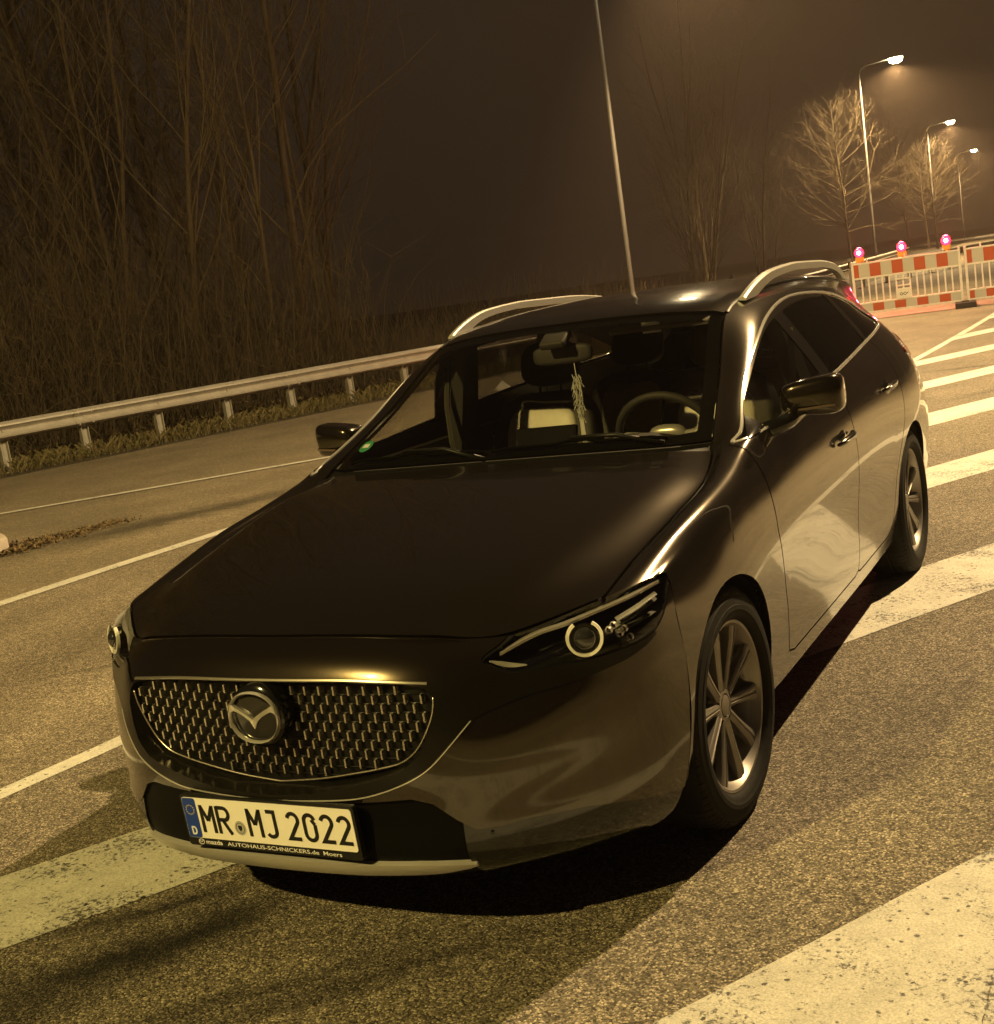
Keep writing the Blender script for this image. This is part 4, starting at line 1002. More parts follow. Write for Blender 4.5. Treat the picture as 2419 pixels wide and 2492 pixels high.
mb = MB(); mb.bbox((0, 3.62, .78), (.40, .14, .54), .03); mb.build('rear_seat_back', M_INT, car)
mb = MB(); mb.bbox((0, 2.75, .34), (1.60, 2.9, .06), .02); mb.build('cabin_floor', M_INT, car)
mb = MB(); mb.bbox((0, 2.2, .58), (.22, .9, .28), .04); mb.build('centre_console', M_INT, car)
# door trims, pillars inside, headlining
for sx in (1, -1):
    for y0, y1 in ((1.56, 2.50), (2.60, 3.42)):
        mb = MB(); mb.bbox((sx*.805, (y0+y1)/2, .70), (.05, y1-y0, .54), .02); mb.bbox((sx*.775, (y0+y1)/2, .76), (.06, (y1-y0)*.6, .06), .015)
        mb.build('door_trim', M_INT, car)
        mb = MB(); mb.bbox((sx*.777, (y0+y1)/2+.05, .86), (.014, (y1-y0)*.55, .10), .006); mb.build('door_trim_inlay', M_LEATHER, car)
    mb = MB(); mb.add([(sx*x, y, z) for x, y, z in ((.80,2.46,.9),(.80,2.62,.9),(.69,2.54,1.34),(.69,2.42,1.34),(.74,2.46,.9),(.74,2.62,.9),(.63,2.54,1.34),(.63,2.42,1.34))], [(0,1,2,3),(4,7,6,5),(0,3,7,4),(1,5,6,2)]); mb.build('b_pillar_trim', M_INT, car)
    mb = MB(); mb.tube([(sx*.74,2.44,1.26),(sx*.745,2.40,1.10),(sx*.735,2.38,.95),(sx*.70,2.42,.62)], .012, 4); mb.build('seat_belt', pmat('belt_grey', (.10, .095, .085), .7), car)
Sr = SA; um, vm2 = Sr.U[Sr.F].mean(1)[:, 0], Sr.U[Sr.F].mean(1)[:, 1]
part_from(Sr, (um > 7.1) & (um < 13) & (vm2 < 4.6), 'headlining', pmat('headliner', (.06, .055, .05), .8), car, 0, both=True, off=-.04, skirt=False)
part_from(Sr, (um > 5.15) & (um < 7.15) & (vm2 > 4.05) & (vm2 < 4.75), 'a_pillar_trim', M_INT, car, 0, off=-.03, skirt=False)
part_from(Sr, (um > 5.15) & (um < 7.15) & (vm2 > 4.05) & (vm2 < 4.75), 'a_pillar_trim', M_INT, car, 0, mirror=True, off=-.03, skirt=False)
# interior mirror with sensor box, sun visor
mb = MB(); V, F = superblob((0, 0, 0), .12, .022, .036, .5, .6); mb.add([Vector((.0+x, 2.03+y, 1.285+z)) for x, y, z in V], F)
mb.tube([(0, 2.03, 1.30), (0, 2.0, 1.352)], .012, 8); mb.bbox((0, 1.985, 1.345), (.10, .10, .03), .01, Matrix.Rotation(rad(27), 3, 'X')); mb.build('interior_mirror', M_INT, car, True)
mb = MB(); mb.bbox((.36, 2.16, 1.355), (.38, .16, .018), .006, Matrix.Rotation(rad(14), 3, 'X')); mb.build('sun_visor', pmat('visor_grey', (.12, .11, .10), .8), car)
mb = MB(); mb.bbox((.33, 2.10, 1.345), (.07, .012, .05), .003, Matrix.Rotation(rad(14), 3, 'X')); mb.build('visor_label', M_WHITEINK, car)
# white lace pendant on the interior mirror
pend = empty('hanging_ornament', (.045, 2.02, 1.25))
tag(pend, 'white lacy pendant hanging from the interior mirror behind the windscreen', 'ornament')
rng = random.Random(5)
mb = MB(); mb.tube([(0, 0, 0), (.002, 0, -.06)], .0015, 5); mb.build('cord', M_WHITEINK, pend)
mb = MB()
for q in range(110):
    z = -.04-.16*rng.random(); w = .018*(1-abs((z+.11)/.11)**2*.6)
    a = Vector((rng.uniform(-w, w), rng.uniform(-.008, .008), z)); mb.tube([a, a+Vector((rng.uniform(-.01, .01), rng.uniform(-.006, .006), -.014-.02*rng.random()))], .0011, 4)
mb.build('lace', M_WHITEINK, pend)
mb = MB()
for q in range(9): mb.tube([((q-4)*.0016, 0, -.20), ((q-4)*.0022, .002, -.285-.01*(q % 3))], .0011, 4)
mb.build('tassel', M_WHITEINK, pend)
# ================================================================== THE PLACE
rng = random.Random(11)
def stain_nodes(N, L, tc, stains, fac):
    for (ax, ay, bx_, by_, w, k) in stains:      # oily tyre smears along short lines, broken by noise
        sp = N.new('ShaderNodeSeparateXYZ'); L.new(tc.outputs['Object'], sp.inputs[0])
        dx, dy = bx_-ax, by_-ay; ln = math.hypot(dx, dy); dx /= ln; dy /= ln
        def lin(cx_, cy_, c0_):
            a = N.new('ShaderNodeMath'); a.operation = 'MULTIPLY'; a.inputs[1].default_value = cx_; L.new(sp.outputs[0], a.inputs[0])
            b_ = N.new('ShaderNodeMath'); b_.operation = 'MULTIPLY_ADD'; b_.inputs[1].default_value = cy_; L.new(sp.outputs[1], b_.inputs[0]); L.new(a.outputs[0], b_.inputs[2])
            c_ = N.new('ShaderNodeMath'); c_.operation = 'ADD'; c_.inputs[1].default_value = c0_; L.new(b_.outputs[0], c_.inputs[0]); return c_
        al = lin(dx, dy, -(ax*dx+ay*dy)-ln/2); ac = lin(-dy, dx, (ax*dy-ay*dx))
        wob = N.new('ShaderNodeTexNoise'); wob.inputs['Scale'].default_value = 6; wob.inputs['Detail'].default_value = 5; L.new(tc.outputs['Object'], wob.inputs['Vector'])
        wq = N.new('ShaderNodeMath'); wq.operation = 'MULTIPLY_ADD'; wq.inputs[1].default_value = w*2.2; wq.inputs[2].default_value = -w*1.1; L.new(wob.outputs[0], wq.inputs[0])
        ac2 = N.new('ShaderNodeMath'); ac2.operation = 'ADD'; L.new(ac.outputs[0], ac2.inputs[0]); L.new(wq.outputs[0], ac2.inputs[1])
        def bell(n_, wid):
            a = N.new('ShaderNodeMath'); a.operation = 'DIVIDE'; a.inputs[1].default_value = wid; L.new(n_.outputs[0], a.inputs[0])
            p_ = N.new('ShaderNodeMath'); p_.operation = 'POWER'; p_.inputs[1].default_value = 2; L.new(a.outputs[0], p_.inputs[0])
            g = N.new('ShaderNodeMath'); g.operation = 'MULTIPLY'; g.inputs[1].default_value = -1; L.new(p_.outputs[0], g.inputs[0])
            x_ = N.new('ShaderNodeMath'); x_.operation = 'EXPONENT'; L.new(g.outputs[0], x_.inputs[0]); return x_
        b1, b2 = bell(al, ln*.55), bell(ac2, w)
        pr = N.new('ShaderNodeMath'); pr.operation = 'MULTIPLY'; L.new(b1.outputs[0], pr.inputs[0]); L.new(b2.outputs[0], pr.inputs[1])
        kk = N.new('ShaderNodeMath'); kk.operation = 'MULTIPLY_ADD'; kk.inputs[1].default_value = -k; kk.inputs[2].default_value = 1; L.new(pr.outputs[0], kk.inputs[0])
        ml = N.new('ShaderNodeMath'); ml.operation = 'MULTIPLY'; L.new(fac.outputs[0], ml.inputs[0]); L.new(kk.outputs[0], ml.inputs[1]); fac = ml
    return fac
def asphalt_mat(name, base, spec_col, dark, patch=.25, stains=(), grain=185.):
    m, nt, b = mat_new(name); L = nt.links; N = nt.nodes
    tc = N.new('ShaderNodeTexCoord')
    vo = N.new('ShaderNodeTexVoronoi'); vo.inputs['Scale'].default_value = grain; vo.inputs['Randomness'].default_value = 1
    L.new(tc.outputs['Object'], vo.inputs['Vector'])
    sc = N.new('ShaderNodeSeparateColor'); L.new(vo.outputs['Color'], sc.inputs[0])
    rp = N.new('ShaderNodeValToRGB'); L.new(sc.outputs[0], rp.inputs[0])
    e = rp.color_ramp.elements; e[0].position = 0.; e[0].color = (*dark, 1); e[1].position = 1.; e[1].color = (*spec_col, 1)
    q = e.new(.30); q.color = (*[c*.72 for c in base], 1); q = e.new(.62); q.color = (*base, 1); q = e.new(.86); q.color = (*[.5*(c+s) for c, s in zip(base, spec_col)], 1)
    # dark binder between the stones
    mr = N.new('ShaderNodeMapRange'); mr.inputs[1].default_value = .25; mr.inputs[2].default_value = .75; mr.inputs[3].default_value = 1; mr.inputs[4].default_value = .55
    L.new(vo.outputs['Distance'], mr.inputs[0])
    n1 = N.new('ShaderNodeTexNoise'); n1.inputs['Scale'].default_value = .9; n1.inputs['Detail'].default_value = 6; n1.inputs['Roughness'].default_value = .65; L.new(tc.outputs['Object'], n1.inputs['Vector'])
    m1 = N.new('ShaderNodeMapRange'); m1.inputs[1].default_value = .25; m1.inputs[2].default_value = .75; m1.inputs[3].default_value = 1-patch; m1.inputs[4].default_value = 1+patch; L.new(n1.outputs[0], m1.inputs[0])
    n2 = N.new('ShaderNodeTexNoise'); n2.inputs['Scale'].default_value = 24; n2.inputs['Detail'].default_value = 4; L.new(tc.outputs['Object'], n2.inputs['Vector'])
    m2 = N.new('ShaderNodeMapRange'); m2.inputs[1].default_value = .3; m2.inputs[2].default_value = .7; m2.inputs[3].default_value = .75; m2.inputs[4].default_value = 1.2; L.new(n2.outputs[0], m2.inputs[0])
    mul = N.new('ShaderNodeMath'); mul.operation = 'MULTIPLY'; L.new(mr.outputs[0], mul.inputs[0]); L.new(m1.outputs[0], mul.inputs[1])
    mul2 = N.new('ShaderNodeMath'); mul2.operation = 'MULTIPLY'; L.new(mul.outputs[0], mul2.inputs[0]); L.new(m2.outputs[0], mul2.inputs[1])
    fac = mul2
    fac = stain_nodes(N, L, tc, stains, fac)
    vm_ = N.new('ShaderNodeVectorMath'); vm_.operation = 'SCALE'; L.new(rp.outputs[0], vm_.inputs[0]); L.new(fac.outputs[0], vm_.inputs['Scale'])
    L.new(vm_.outputs[0], b.inputs['Base Color'])
    b.inputs['Roughness'].default_value = .78; b.inputs['Specular IOR Level'].default_value = .35
    bp_ = N.new('ShaderNodeBump'); bp_.inputs['Strength'].default_value = .55; bp_.inputs['Distance'].default_value = .004
    L.new(vo.outputs['Distance'], bp_.inputs['Height']); bp_.invert = True; L.new(bp_.outputs[0], b.inputs['Normal'])
    return m
STAINS = [(-.66,-.42,-.30,.10,.10,.85),(-.42,-.18,-.24,.26,.09,.8),(-.30,-.50,.25,.05,.045,.60),(.00,-.30,.58,.26,.030,.62),(-.10,-.42,.40,.00,.02,.5),(-.62,.02,-.40,.30,.05,.75),(-.80,-.10,-.52,.14,.03,.6),(-.9,-.9,-.45,-.3,.12,.6),(-.05,-.75,.3,-.35,.05,.4),(.9,10.9,.2,9.9,.10,.5),(.3,12.6,-.6,12.4,.08,.5),(-1.6,1.9,-1.3,2.6,.06,.3)]
LANEWEAR = [(-2.6,-5,-2.2,12,.22,-.22),(-4.2,-5,-3.8,12,.22,-.22),(-3.4,-5,-3.0,12,.25,.22),(2.6,-4,2.6,10,.2,-.2),(-3.0,2.0,-2.2,2.6,.03,.5),(-4.6,1.2,-3.4,1.9,.02,.55),(-2.4,4.2,-3.9,5.4,.02,.5)]
M_ASPH = asphalt_mat('asphalt', (.225,.187,.130), (.58,.50,.37), (.036,.030,.022), .34, LANEWEAR)
M_ASPH2 = asphalt_mat('asphalt_smooth', (.27,.225,.15), (.40,.34,.235), (.11,.092,.062), .32, [(-6.4,5.4,-4.6,8.8,.35,.5),(-6.6,5.0,-5.6,7.0,.25,.45),(-5.9,4.6,-5.2,7.6,.22,-.35)], 120.)
def paint_mat(name, wear=.45, col=(.76,.74,.66), dirty=False):
    m, nt, b = mat_new(name); N = nt.nodes; L = nt.links
    tc = N.new('ShaderNodeTexCoord')
    n1 = N.new('ShaderNodeTexNoise'); n1.inputs['Scale'].default_value = 70; n1.inputs['Detail'].default_value = 8; n1.inputs['Roughness'].default_value = .75; L.new(tc.outputs['Object'], n1.inputs['Vector'])
    n2 = N.new('ShaderNodeTexNoise'); n2.inputs['Scale'].default_value = 3.2; n2.inputs['Detail'].default_value = 5; L.new(tc.outputs['Object'], n2.inputs['Vector'])
    vo = N.new('ShaderNodeTexVoronoi'); vo.inputs['Scale'].default_value = 55; L.new(tc.outputs['Object'], vo.inputs['Vector'])
    ad = N.new('ShaderNodeMath'); ad.operation = 'MULTIPLY_ADD'; ad.inputs[1].default_value = .55; L.new(n2.outputs[0], ad.inputs[0]); L.new(n1.outputs[0], ad.inputs[2])
    rp = N.new('ShaderNodeValToRGB'); L.new(ad.outputs[0], rp.inputs[0]); e = rp.color_ramp.elements
    e[0].position = .84+.06*(wear-.45)*4; e[0].color = (*col, 1); e[1].position = e[0].position+.08; e[1].color = (.09,.085,.075,1)
    # open pits where single stones have broken out of the paint
    v2 = N.new('ShaderNodeTexVoronoi'); v2.inputs['Scale'].default_value = 38; L.new(tc.outputs['Object'], v2.inputs['Vector'])
    s2 = N.new('ShaderNodeSeparateColor'); L.new(v2.outputs['Color'], s2.inputs[0])
    th = N.new('ShaderNodeMath'); th.operation = 'MULTIPLY'; th.inputs[1].default_value = .42; L.new(s2.outputs[1], th.inputs[0])
    sb_ = N.new('ShaderNodeMath'); sb_.operation = 'SUBTRACT'; L.new(th.outputs[0], sb_.inputs[0]); L.new(v2.outputs['Distance'], sb_.inputs[1])
    nzp = N.new('ShaderNodeMath'); nzp.operation = 'MULTIPLY_ADD'; nzp.inputs[1].default_value = 1.0; L.new(n1.outputs[0], nzp.inputs[0]); L.new(sb_.outputs[0], nzp.inputs[2])
    pit = N.new('ShaderNodeMapRange'); pit.inputs[1].default_value = .60; pit.inputs[2].default_value = .72; pit.inputs[3].default_value = 1.; pit.inputs[4].default_value = .16; L.new(nzp.outputs[0], pit.inputs[0])
    pm = N.new('ShaderNodeMix'); pm.data_type = 'RGBA'; pm.blend_type = 'MULTIPLY'; pm.inputs[0].default_value = 1; L.new(rp.outputs[0], pm.inputs[6]); L.new(pit.outputs[0], pm.inputs[7])
    # fine sandy grain
    n4 = N.new('ShaderNodeTexNoise'); n4.inputs['Scale'].default_value = 190; n4.inputs['Detail'].default_value = 2; L.new(tc.outputs['Object'], n4.inputs['Vector'])
    g4 = N.new('ShaderNodeMapRange'); g4.inputs[1].default_value = .3; g4.inputs[2].default_value = .7; g4.inputs[3].default_value = .70; g4.inputs[4].default_value = 1.12; L.new(n4.outputs[0], g4.inputs[0])
    pm2 = N.new('ShaderNodeMix'); pm2.data_type = 'RGBA'; pm2.blend_type = 'MULTIPLY'; pm2.inputs[0].default_value = 1; L.new(pm.outputs[2], pm2.inputs[6]); L.new(g4.outputs[0], pm2.inputs[7])
    n3 = N.new('ShaderNodeTexNoise'); n3.inputs['Scale'].default_value = 9; n3.inputs['Detail'].default_value = 8; n3.inputs['Roughness'].default_value = .7; L.new(tc.outputs['Object'], n3.inputs['Vector'])
    mx = N.new('ShaderNodeMix'); mx.data_type = 'RGBA'; mx.blend_type = 'MULTIPLY'; mx.inputs[0].default_value = 1
    g = N.new('ShaderNodeMapRange'); g.inputs[1].default_value = .3; g.inputs[2].default_value = .75; g.inputs[3].default_value = 1.05; g.inputs[4].default_value = .72; L.new(n3.outputs[0], g.inputs[0])
    gs = stain_nodes(N, L, tc, STAINS[:8] if dirty else [], g)
    L.new(pm2.outputs[2], mx.inputs[6]); L.new(gs.outputs[0], mx.inputs[7]); L.new(mx.outputs[2], b.inputs['Base Color'])
    b.inputs['Roughness'].default_value = .62
    bp_ = N.new('ShaderNodeBump'); bp_.inputs['Strength'].default_value = .4; bp_.inputs['Distance'].default_value = .003; L.new(vo.outputs['Distance'], bp_.inputs['Height']); L.new(bp_.outputs[0], b.inputs['Normal'])
    return m
M_LINE = paint_mat('road_paint', .45, (.70,.68,.60)); M_LINEW = paint_mat('road_paint_worn', .30, (.60,.58,.50)); M_LINEF = paint_mat('road_paint_fresh', .40, (.57,.55,.49)); M_LINED = paint_mat('road_paint_dirty', .36, (.66,.64,.56), True)
M_EARTH = pmat('verge_earth', (.050,.040,.024), .9, noise_amt=.5, nscale=6, bump=.6)

def sheet(name, poly, z, mat, kind='structure', parent=None):
    me = mesh(name, [(x, y, z) for x, y in poly], [tuple(range(len(poly)))])
    bm = bmesh.new(); bm.from_mesh(me); bmesh.ops.triangulate(bm, faces=bm.faces[:]); bmesh.ops.recalc_face_normals(bm, faces=bm.faces[:])
    for f in bm.faces:
        if f.normal.z < 0: f.normal_flip()
    bm.to_mesh(me); bm.free()
    o = obj(name, me, mat, parent)
    if kind and parent is None: o['kind'] = kind
    return o
# ground: one sheet to the horizon
sheet('ground', [(-340,-290),(340,-290),(340,390),(-340,390)], -.02, M_EARTH)
def railx(y): return -12.13+.3554*(y-14.59)
# guard rail line bends left beyond y = 24 (follows the lamp row)
RL = [(-19.5,-6.15),(-16.0,3.7),(-13.42,10.96),(-12.13,14.59),(-10.84,18.22),(-9.6,21.7),(-8.75,24.6),(-8.25,28.0),(-8.1,33.0),(-8.4,40.0),(-9.2,50),(-10.4,62),(-14.4,106),(-19,154)]
RLs = smooth_poly(np.array(RL), 6)
def offset_line(L_, d):
    L_ = np.asarray(L_); t = np.gradient(L_, axis=0); t /= np.linalg.norm(t, axis=1, keepdims=True); return L_+np.stack([t[:, 1], -t[:, 0]], 1)*d
edge = offset_line(RLs, .95)
sheet('road', [tuple(q) for q in edge]+[(60,200),(60,-60),(-40,-60)], 0.0, M_ASPH2)
# the coarse-grained carriageway the car stands on
DG = smooth_poly(np.array([(-2.75,-6),(-2.3,-2.6),(-1.885,.66),(-1.80,1.25),(-1.49,5),(-1.17,9.5),(-.90,14),(-.75,21),(-.68,30)]), 6)
L2 = smooth_poly(np.array([(-6.3,-9),(-5.45,-1.2),(-4.96,3.4),(-4.90,4.14),(-4.815,5.02),(-4.42,9.5),(-4.0,15),(-3.75,21)]), 6)
sheet('carriageway', [tuple(q) for q in L2]+[(-3.3,40),(14,40),(14,-12),(-6.6,-12)], .004, M_ASPH)
M_ASPH3 = asphalt_mat('asphalt_hatched', (.190,.160,.116), (.54,.47,.35), (.030,.025,.018), .34, STAINS)
sheet('hatched_area', [tuple(q) for q in DG]+[(1.61,30),(1.61,-6)], .0065, M_ASPH3)
def strip(L_, w):
    a = offset_line(L_, -w/2); b = offset_line(L_, w/2); return [tuple(q) for q in a]+[tuple(q) for q in b[::-1]]
sheet('lane_line', strip(L2, .15), .009, M_LINE)
sheet('edge_line', strip(DG, .105), .009, M_LINE)
L1 = np.array([(-13.6,3.0),(-9.19,7.08),(-7.91,8.21),(-6.59,9.44),(-4.6,11.4),(-1.6,14.6)])
sheet('side_road_line', strip(smooth_poly(L1[:5], 5), .13), .009, M_LINE)
# hatching: slope 1.65, clipped between the edge line and x = 1.61
def hatch(c0, c1, mat, xr=1.61):
    def xl(c):
        d = DG[:, 1]-1.65*DG[:, 0]-c; k = int(np.argmin(abs(d))); return DG[k, 0]+.05
    a, b = xl(c0), xl(c1)
    return [(a, c0+1.65*a), (xr, c0+1.65*xr), (xr, c1+1.65*xr), (b, c1+1.65*b)]
for c0, c1, m_ in ((-2.66,-1.69,M_LINEF),(1.23,2.24,M_LINED),(4.64,5.55,M_LINE),(7.95,8.92,M_LINE),(11.25,12.1,M_LINE),(14.4,15.2,M_LINE),(17.6,18.4,M_LINE),(20.9,21.7,M_LINE)):
    P = hatch(c0, c1, m_)
    # a slightly ragged outline
    n = 40; out = []
    for (xa, ya), (xb, yb) in zip(P, P[1:]+P[:1]):
        for i in range(n):
            t = i/n; j = .004 if 0 < i else 0
            out.append((xa+(xb-xa)*t+rng.uniform(-j, j), ya+(yb-ya)*t+rng.uniform(-j, j)))
    sheet('hatch_stripe', out, .009, m_)
sheet('hatch_border', strip(np.array([(1.66,-8),(1.66,0),(1.66,10),(1.66,26)]), .10), .0085, M_LINEF)
# ---- traffic island tip and the grit swept against it
isl = [(-6.58,4.92),(-6.62,5.10),(-6.80,5.26),(-7.3,5.45),(-9.5,5.1),(-10.5,3.2),(-8.2,3.2),(-6.9,4.45),(-6.62,4.72)]
isl = smooth_poly(np.array(isl)+np.array([-.20,.0]), 4, True)
mb = MB(); c = isl.mean(0); n = len(isl); V = []
for s_, z in ((1., -.01), (1., .10), (.985, .125), (.93, .13), (.90, .12)):
    V += [(c[0]+(x-c[0])*s_, c[1]+(y-c[1])*s_, z) for x, y in isl]
F = [(a*n+i, a*n+(i+1) % n, (a+1)*n+(i+1) % n, (a+1)*n+i) for a in range(4) for i in range(n)]+[tuple(4*n+i for i in range(n))]
mb.add(V, F); o = mb.build('kerb', pmat('kerb_concrete', (.52,.46,.38), .8, noise_amt=.2, nscale=14, bump=.3), None, 'auto')
tag(o, 'pale concrete kerb nose of a traffic island by the leaf litter', 'kerb')
mb = MB()
for q in range(2600):
    t = rng.random()**1.7; x = -6.86+.45*t*rng.uniform(.2,1.0)+rng.gauss(0,.10*(1-t)+.03); y = 5.00+1.25*t+rng.gauss(0,.20*(1-.6*t))
    a = rng.uniform(0, 6.28); r = rng.uniform(.008,.034)*(1-.3*t); h = rng.uniform(.006,.045)*(1-t*.6); tl = rng.uniform(-.8,.8)
    ux, uy = math.cos(a)*r, math.sin(a)*r
    mb.add([(x-ux,y-uy,.006),(x-uy*.5,y+ux*.5,.006+h*.5),(x+ux,y+uy,.006+h),(x+uy*.5,y-ux*.5,.008+h*.5*abs(tl))],[(0,1,2,3)])
def leaf_mat(name, cols):
    m, nt, b = mat_new(name); N = nt.nodes; L = nt.links
    g = N.new('ShaderNodeTexCoord'); w = N.new('ShaderNodeTexWhiteNoise'); sn = N.new('ShaderNodeVectorMath'); sn.operation = 'SNAP'; sn.inputs[1].default_value = (.03,.03,.03)
    L.new(g.outputs['Object'], sn.inputs[0]); L.new(sn.outputs[0], w.inputs['Vector'])
    rp = N.new('ShaderNodeValToRGB'); L.new(w.outputs['Value'], rp.inputs[0]); e = rp.color_ramp.elements
    e[0].color = (*cols[0],1); e[1].color = (*cols[-1],1)
    for i, c_ in enumerate(cols[1:-1]): q = e.new((i+1)/(len(cols)-1)); q.color = (*c_,1)
    L.new(rp.outputs[0], b.inputs['Base Color']); b.inputs['Roughness'].default_value = .8
    return m
M_LITTER = leaf_mat('litter', [(.03,.022,.012),(.10,.062,.028),(.20,.14,.06),(.07,.05,.02),(.30,.22,.12)])
o = mb.build('leaf_litter', M_LITTER); tag(o, 'brown leaf litter and grit swept along the traffic island', 'leaf litter', kind='stuff')
# ---- guard rail: W-beam plus posts
beam = [(0,.745),(.03,.735),(.075,.705),(.080,.680),(.035,.645),(.012,.620),(.012,.600),(.035,.575),(.080,.540),(.075,.515),(.030,.485),(0,.475)]
def rail_along(name, L_, label, posts, m_, zb=0.):
    g = empty(name, (float(L_[0][0]), float(L_[0][1]), 0)); ox, oy = L_[0]
    tag(g, label, 'guard rail')
    t = np.gradient(L_, axis=0); t /= np.linalg.norm(t, axis=1, keepdims=True); nx = np.stack([t[:, 1], -t[:, 0]], 1)
    V = []; F = []; n = len(beam)
    for i in range(len(L_)):
        for k, (d, z) in enumerate(beam): V.append((L_[i][0]-ox+nx[i][0]*d, L_[i][1]-oy+nx[i][1]*d, z+zb))
    for i in range(len(L_)-1):
        for k in range(n-1): F.append((i*n+k, i*n+k+1, i*n+n+k+1, i*n+n+k))
    mb = MB(); mb.add(V, F); mb.build('rail_beam', m_, g)
    pm = None
    for (px, py, a) in posts:
        if pm is None:
            mb = MB()
            mb.prism([(-.05,-.06),(.05,-.06),(.05,-.052),(.006,-.052),(.006,.052),(.05,.052),(.05,.06),(-.05,.06),(-.05,.052),(-.006,.052),(-.006,-.052),(-.05,-.052)], -.05, .70)
            o = mb.build('post', m_, g); pm = o.data
        else: o = obj('post', pm, None, g)
        o.location = (px-ox, py-oy, zb); o.rotation_euler = (0, 0, a)
    # lapped joints between the beam lengths
    for (px, py, a) in posts[::3]:
        R_ = Matrix.Rotation(a, 3, 'Z'); V = []
        for yy in (-.17, .17):
            for d, z in beam: V.append(R_@Vector((.085+d+.006, yy, 0))+Vector((px-ox, py-oy, z+zb)))
        mb = MB(); mb.add(V, [(k, k+1, n+k+1, n+k) for k in range(n-1)])
        for yy in (-.11, .11):
            for zz in (.715, .675, .545, .505): mb.box(R_@Vector((.155, yy, 0))+Vector((px-ox, py-oy, zz+zb)), (.022, .022, .022), R_)
        mb.build('rail_joint', m_, g)
    bolts = MB()
    for (px, py, a) in posts:
        dx, dy = math.sin(a), math.cos(a)
        c_ = Vector((px-ox+math.cos(a)*.10, py-oy+math.sin(a)*.10, .610+zb)); bolts.box(c_, (.03,.03,.03), Matrix.Rotation(a, 3, 'Z'))
    bolts.build('rail_bolts', m_, g)
    return g
M_GALV = pmat('galvanised_steel', (.46,.44,.40), .55, metal=.25, noise_amt=.22, nscale=5, bump=.08)
u = np.array([.43,1.21]); u /= np.linalg.norm(u); ang = math.atan2(-u[0], u[1])
posts = []
for k in range(-8, 14):
    q = np.array([-12.13,14.59])+k*np.array([.43,1.21]); j = int(np.argmin(((RLs-q)**2).sum(1))); t = RLs[min(j+1, len(RLs)-1)]-RLs[max(j-1, 0)]; t = t/np.linalg.norm(t)
    base = RLs[j] if k > 5 else q
    posts.append((base[0]-t[1]*.06, base[1]+t[0]*.06, math.atan2(-t[0], t[1])))
# beam a little ahead of the posts
rail_along('guard_rail', offset_line(RLs[:54], .02), 'long grey steel guard rail in front of the dark bare wood', posts, M_GALV)
# far guard rail behind the barrier
FR = np.array([(-7.4,41.5),(-5.3,52.0),(-3.2,66.0),(-1.6,78.0),(.8,96.0)])
FRs = smooth_poly(FR, 6); fp = []
d_ = np.concatenate([[0], np.cumsum(np.linalg.norm(np.diff(FRs, axis=0), axis=1))])
for s_ in np.arange(0.5, d_[-1], 2.0):
    x = np.interp(s_, d_, FRs[:, 0]); y = np.interp(s_, d_, FRs[:, 1]); j = min(int(np.searchsorted(d_, s_)), len(FRs)-1); t = FRs[j]-FRs[max(j-1, 0)]; t = t/(np.linalg.norm(t)+1e-9)
    fp.append((x-t[1]*.06, y+t[0]*.06, math.atan2(-t[0], t[1])))
rail_along('guard_rail', FRs, 'distant steel guard rail seen above the red and white barrier', fp, M_GALV)
# ---- delineator posts
M_DELW = pmat('delineator_white', (.78,.76,.72), .5); M_DELB = pmat('delineator_black', (.02,.02,.02), .5); M_REFL = pmat('reflector_amber', (.85,.75,.45), .3)
for x, y, lab in ((-6.95,38.5,'slim white delineator post just right of the estate car roof'),(-4.1,63.0,'distant white delineator post above the second warning lamp'),(-2.0,82.0,'farthest white delineator post near the right edge')):
    d0 = empty('delineator_post', (x, y, 0)); tag(d0, lab, 'delineator', 'delineator posts along the far rail')
    mb = MB(); mb.prism([(-.06,-.04),(.06,-.04),(.03,.05),(-.03,.05)], 0, .72); mb.prism([(-.06,-.04),(.06,-.04),(.03,.05),(-.03,.05)], .92, 1.02); mb.build('post_body', M_DELW, d0)
    mb = MB(); mb.prism([(-.062,-.042),(.062,-.042),(.03,.052),(-.03,.052)], .72, .92); mb.build('black_band', M_DELB, d0)
    mb = MB(); mb.box((0,-.045,.82), (.045,.01,.16)); mb.build('reflector', M_REFL, d0)
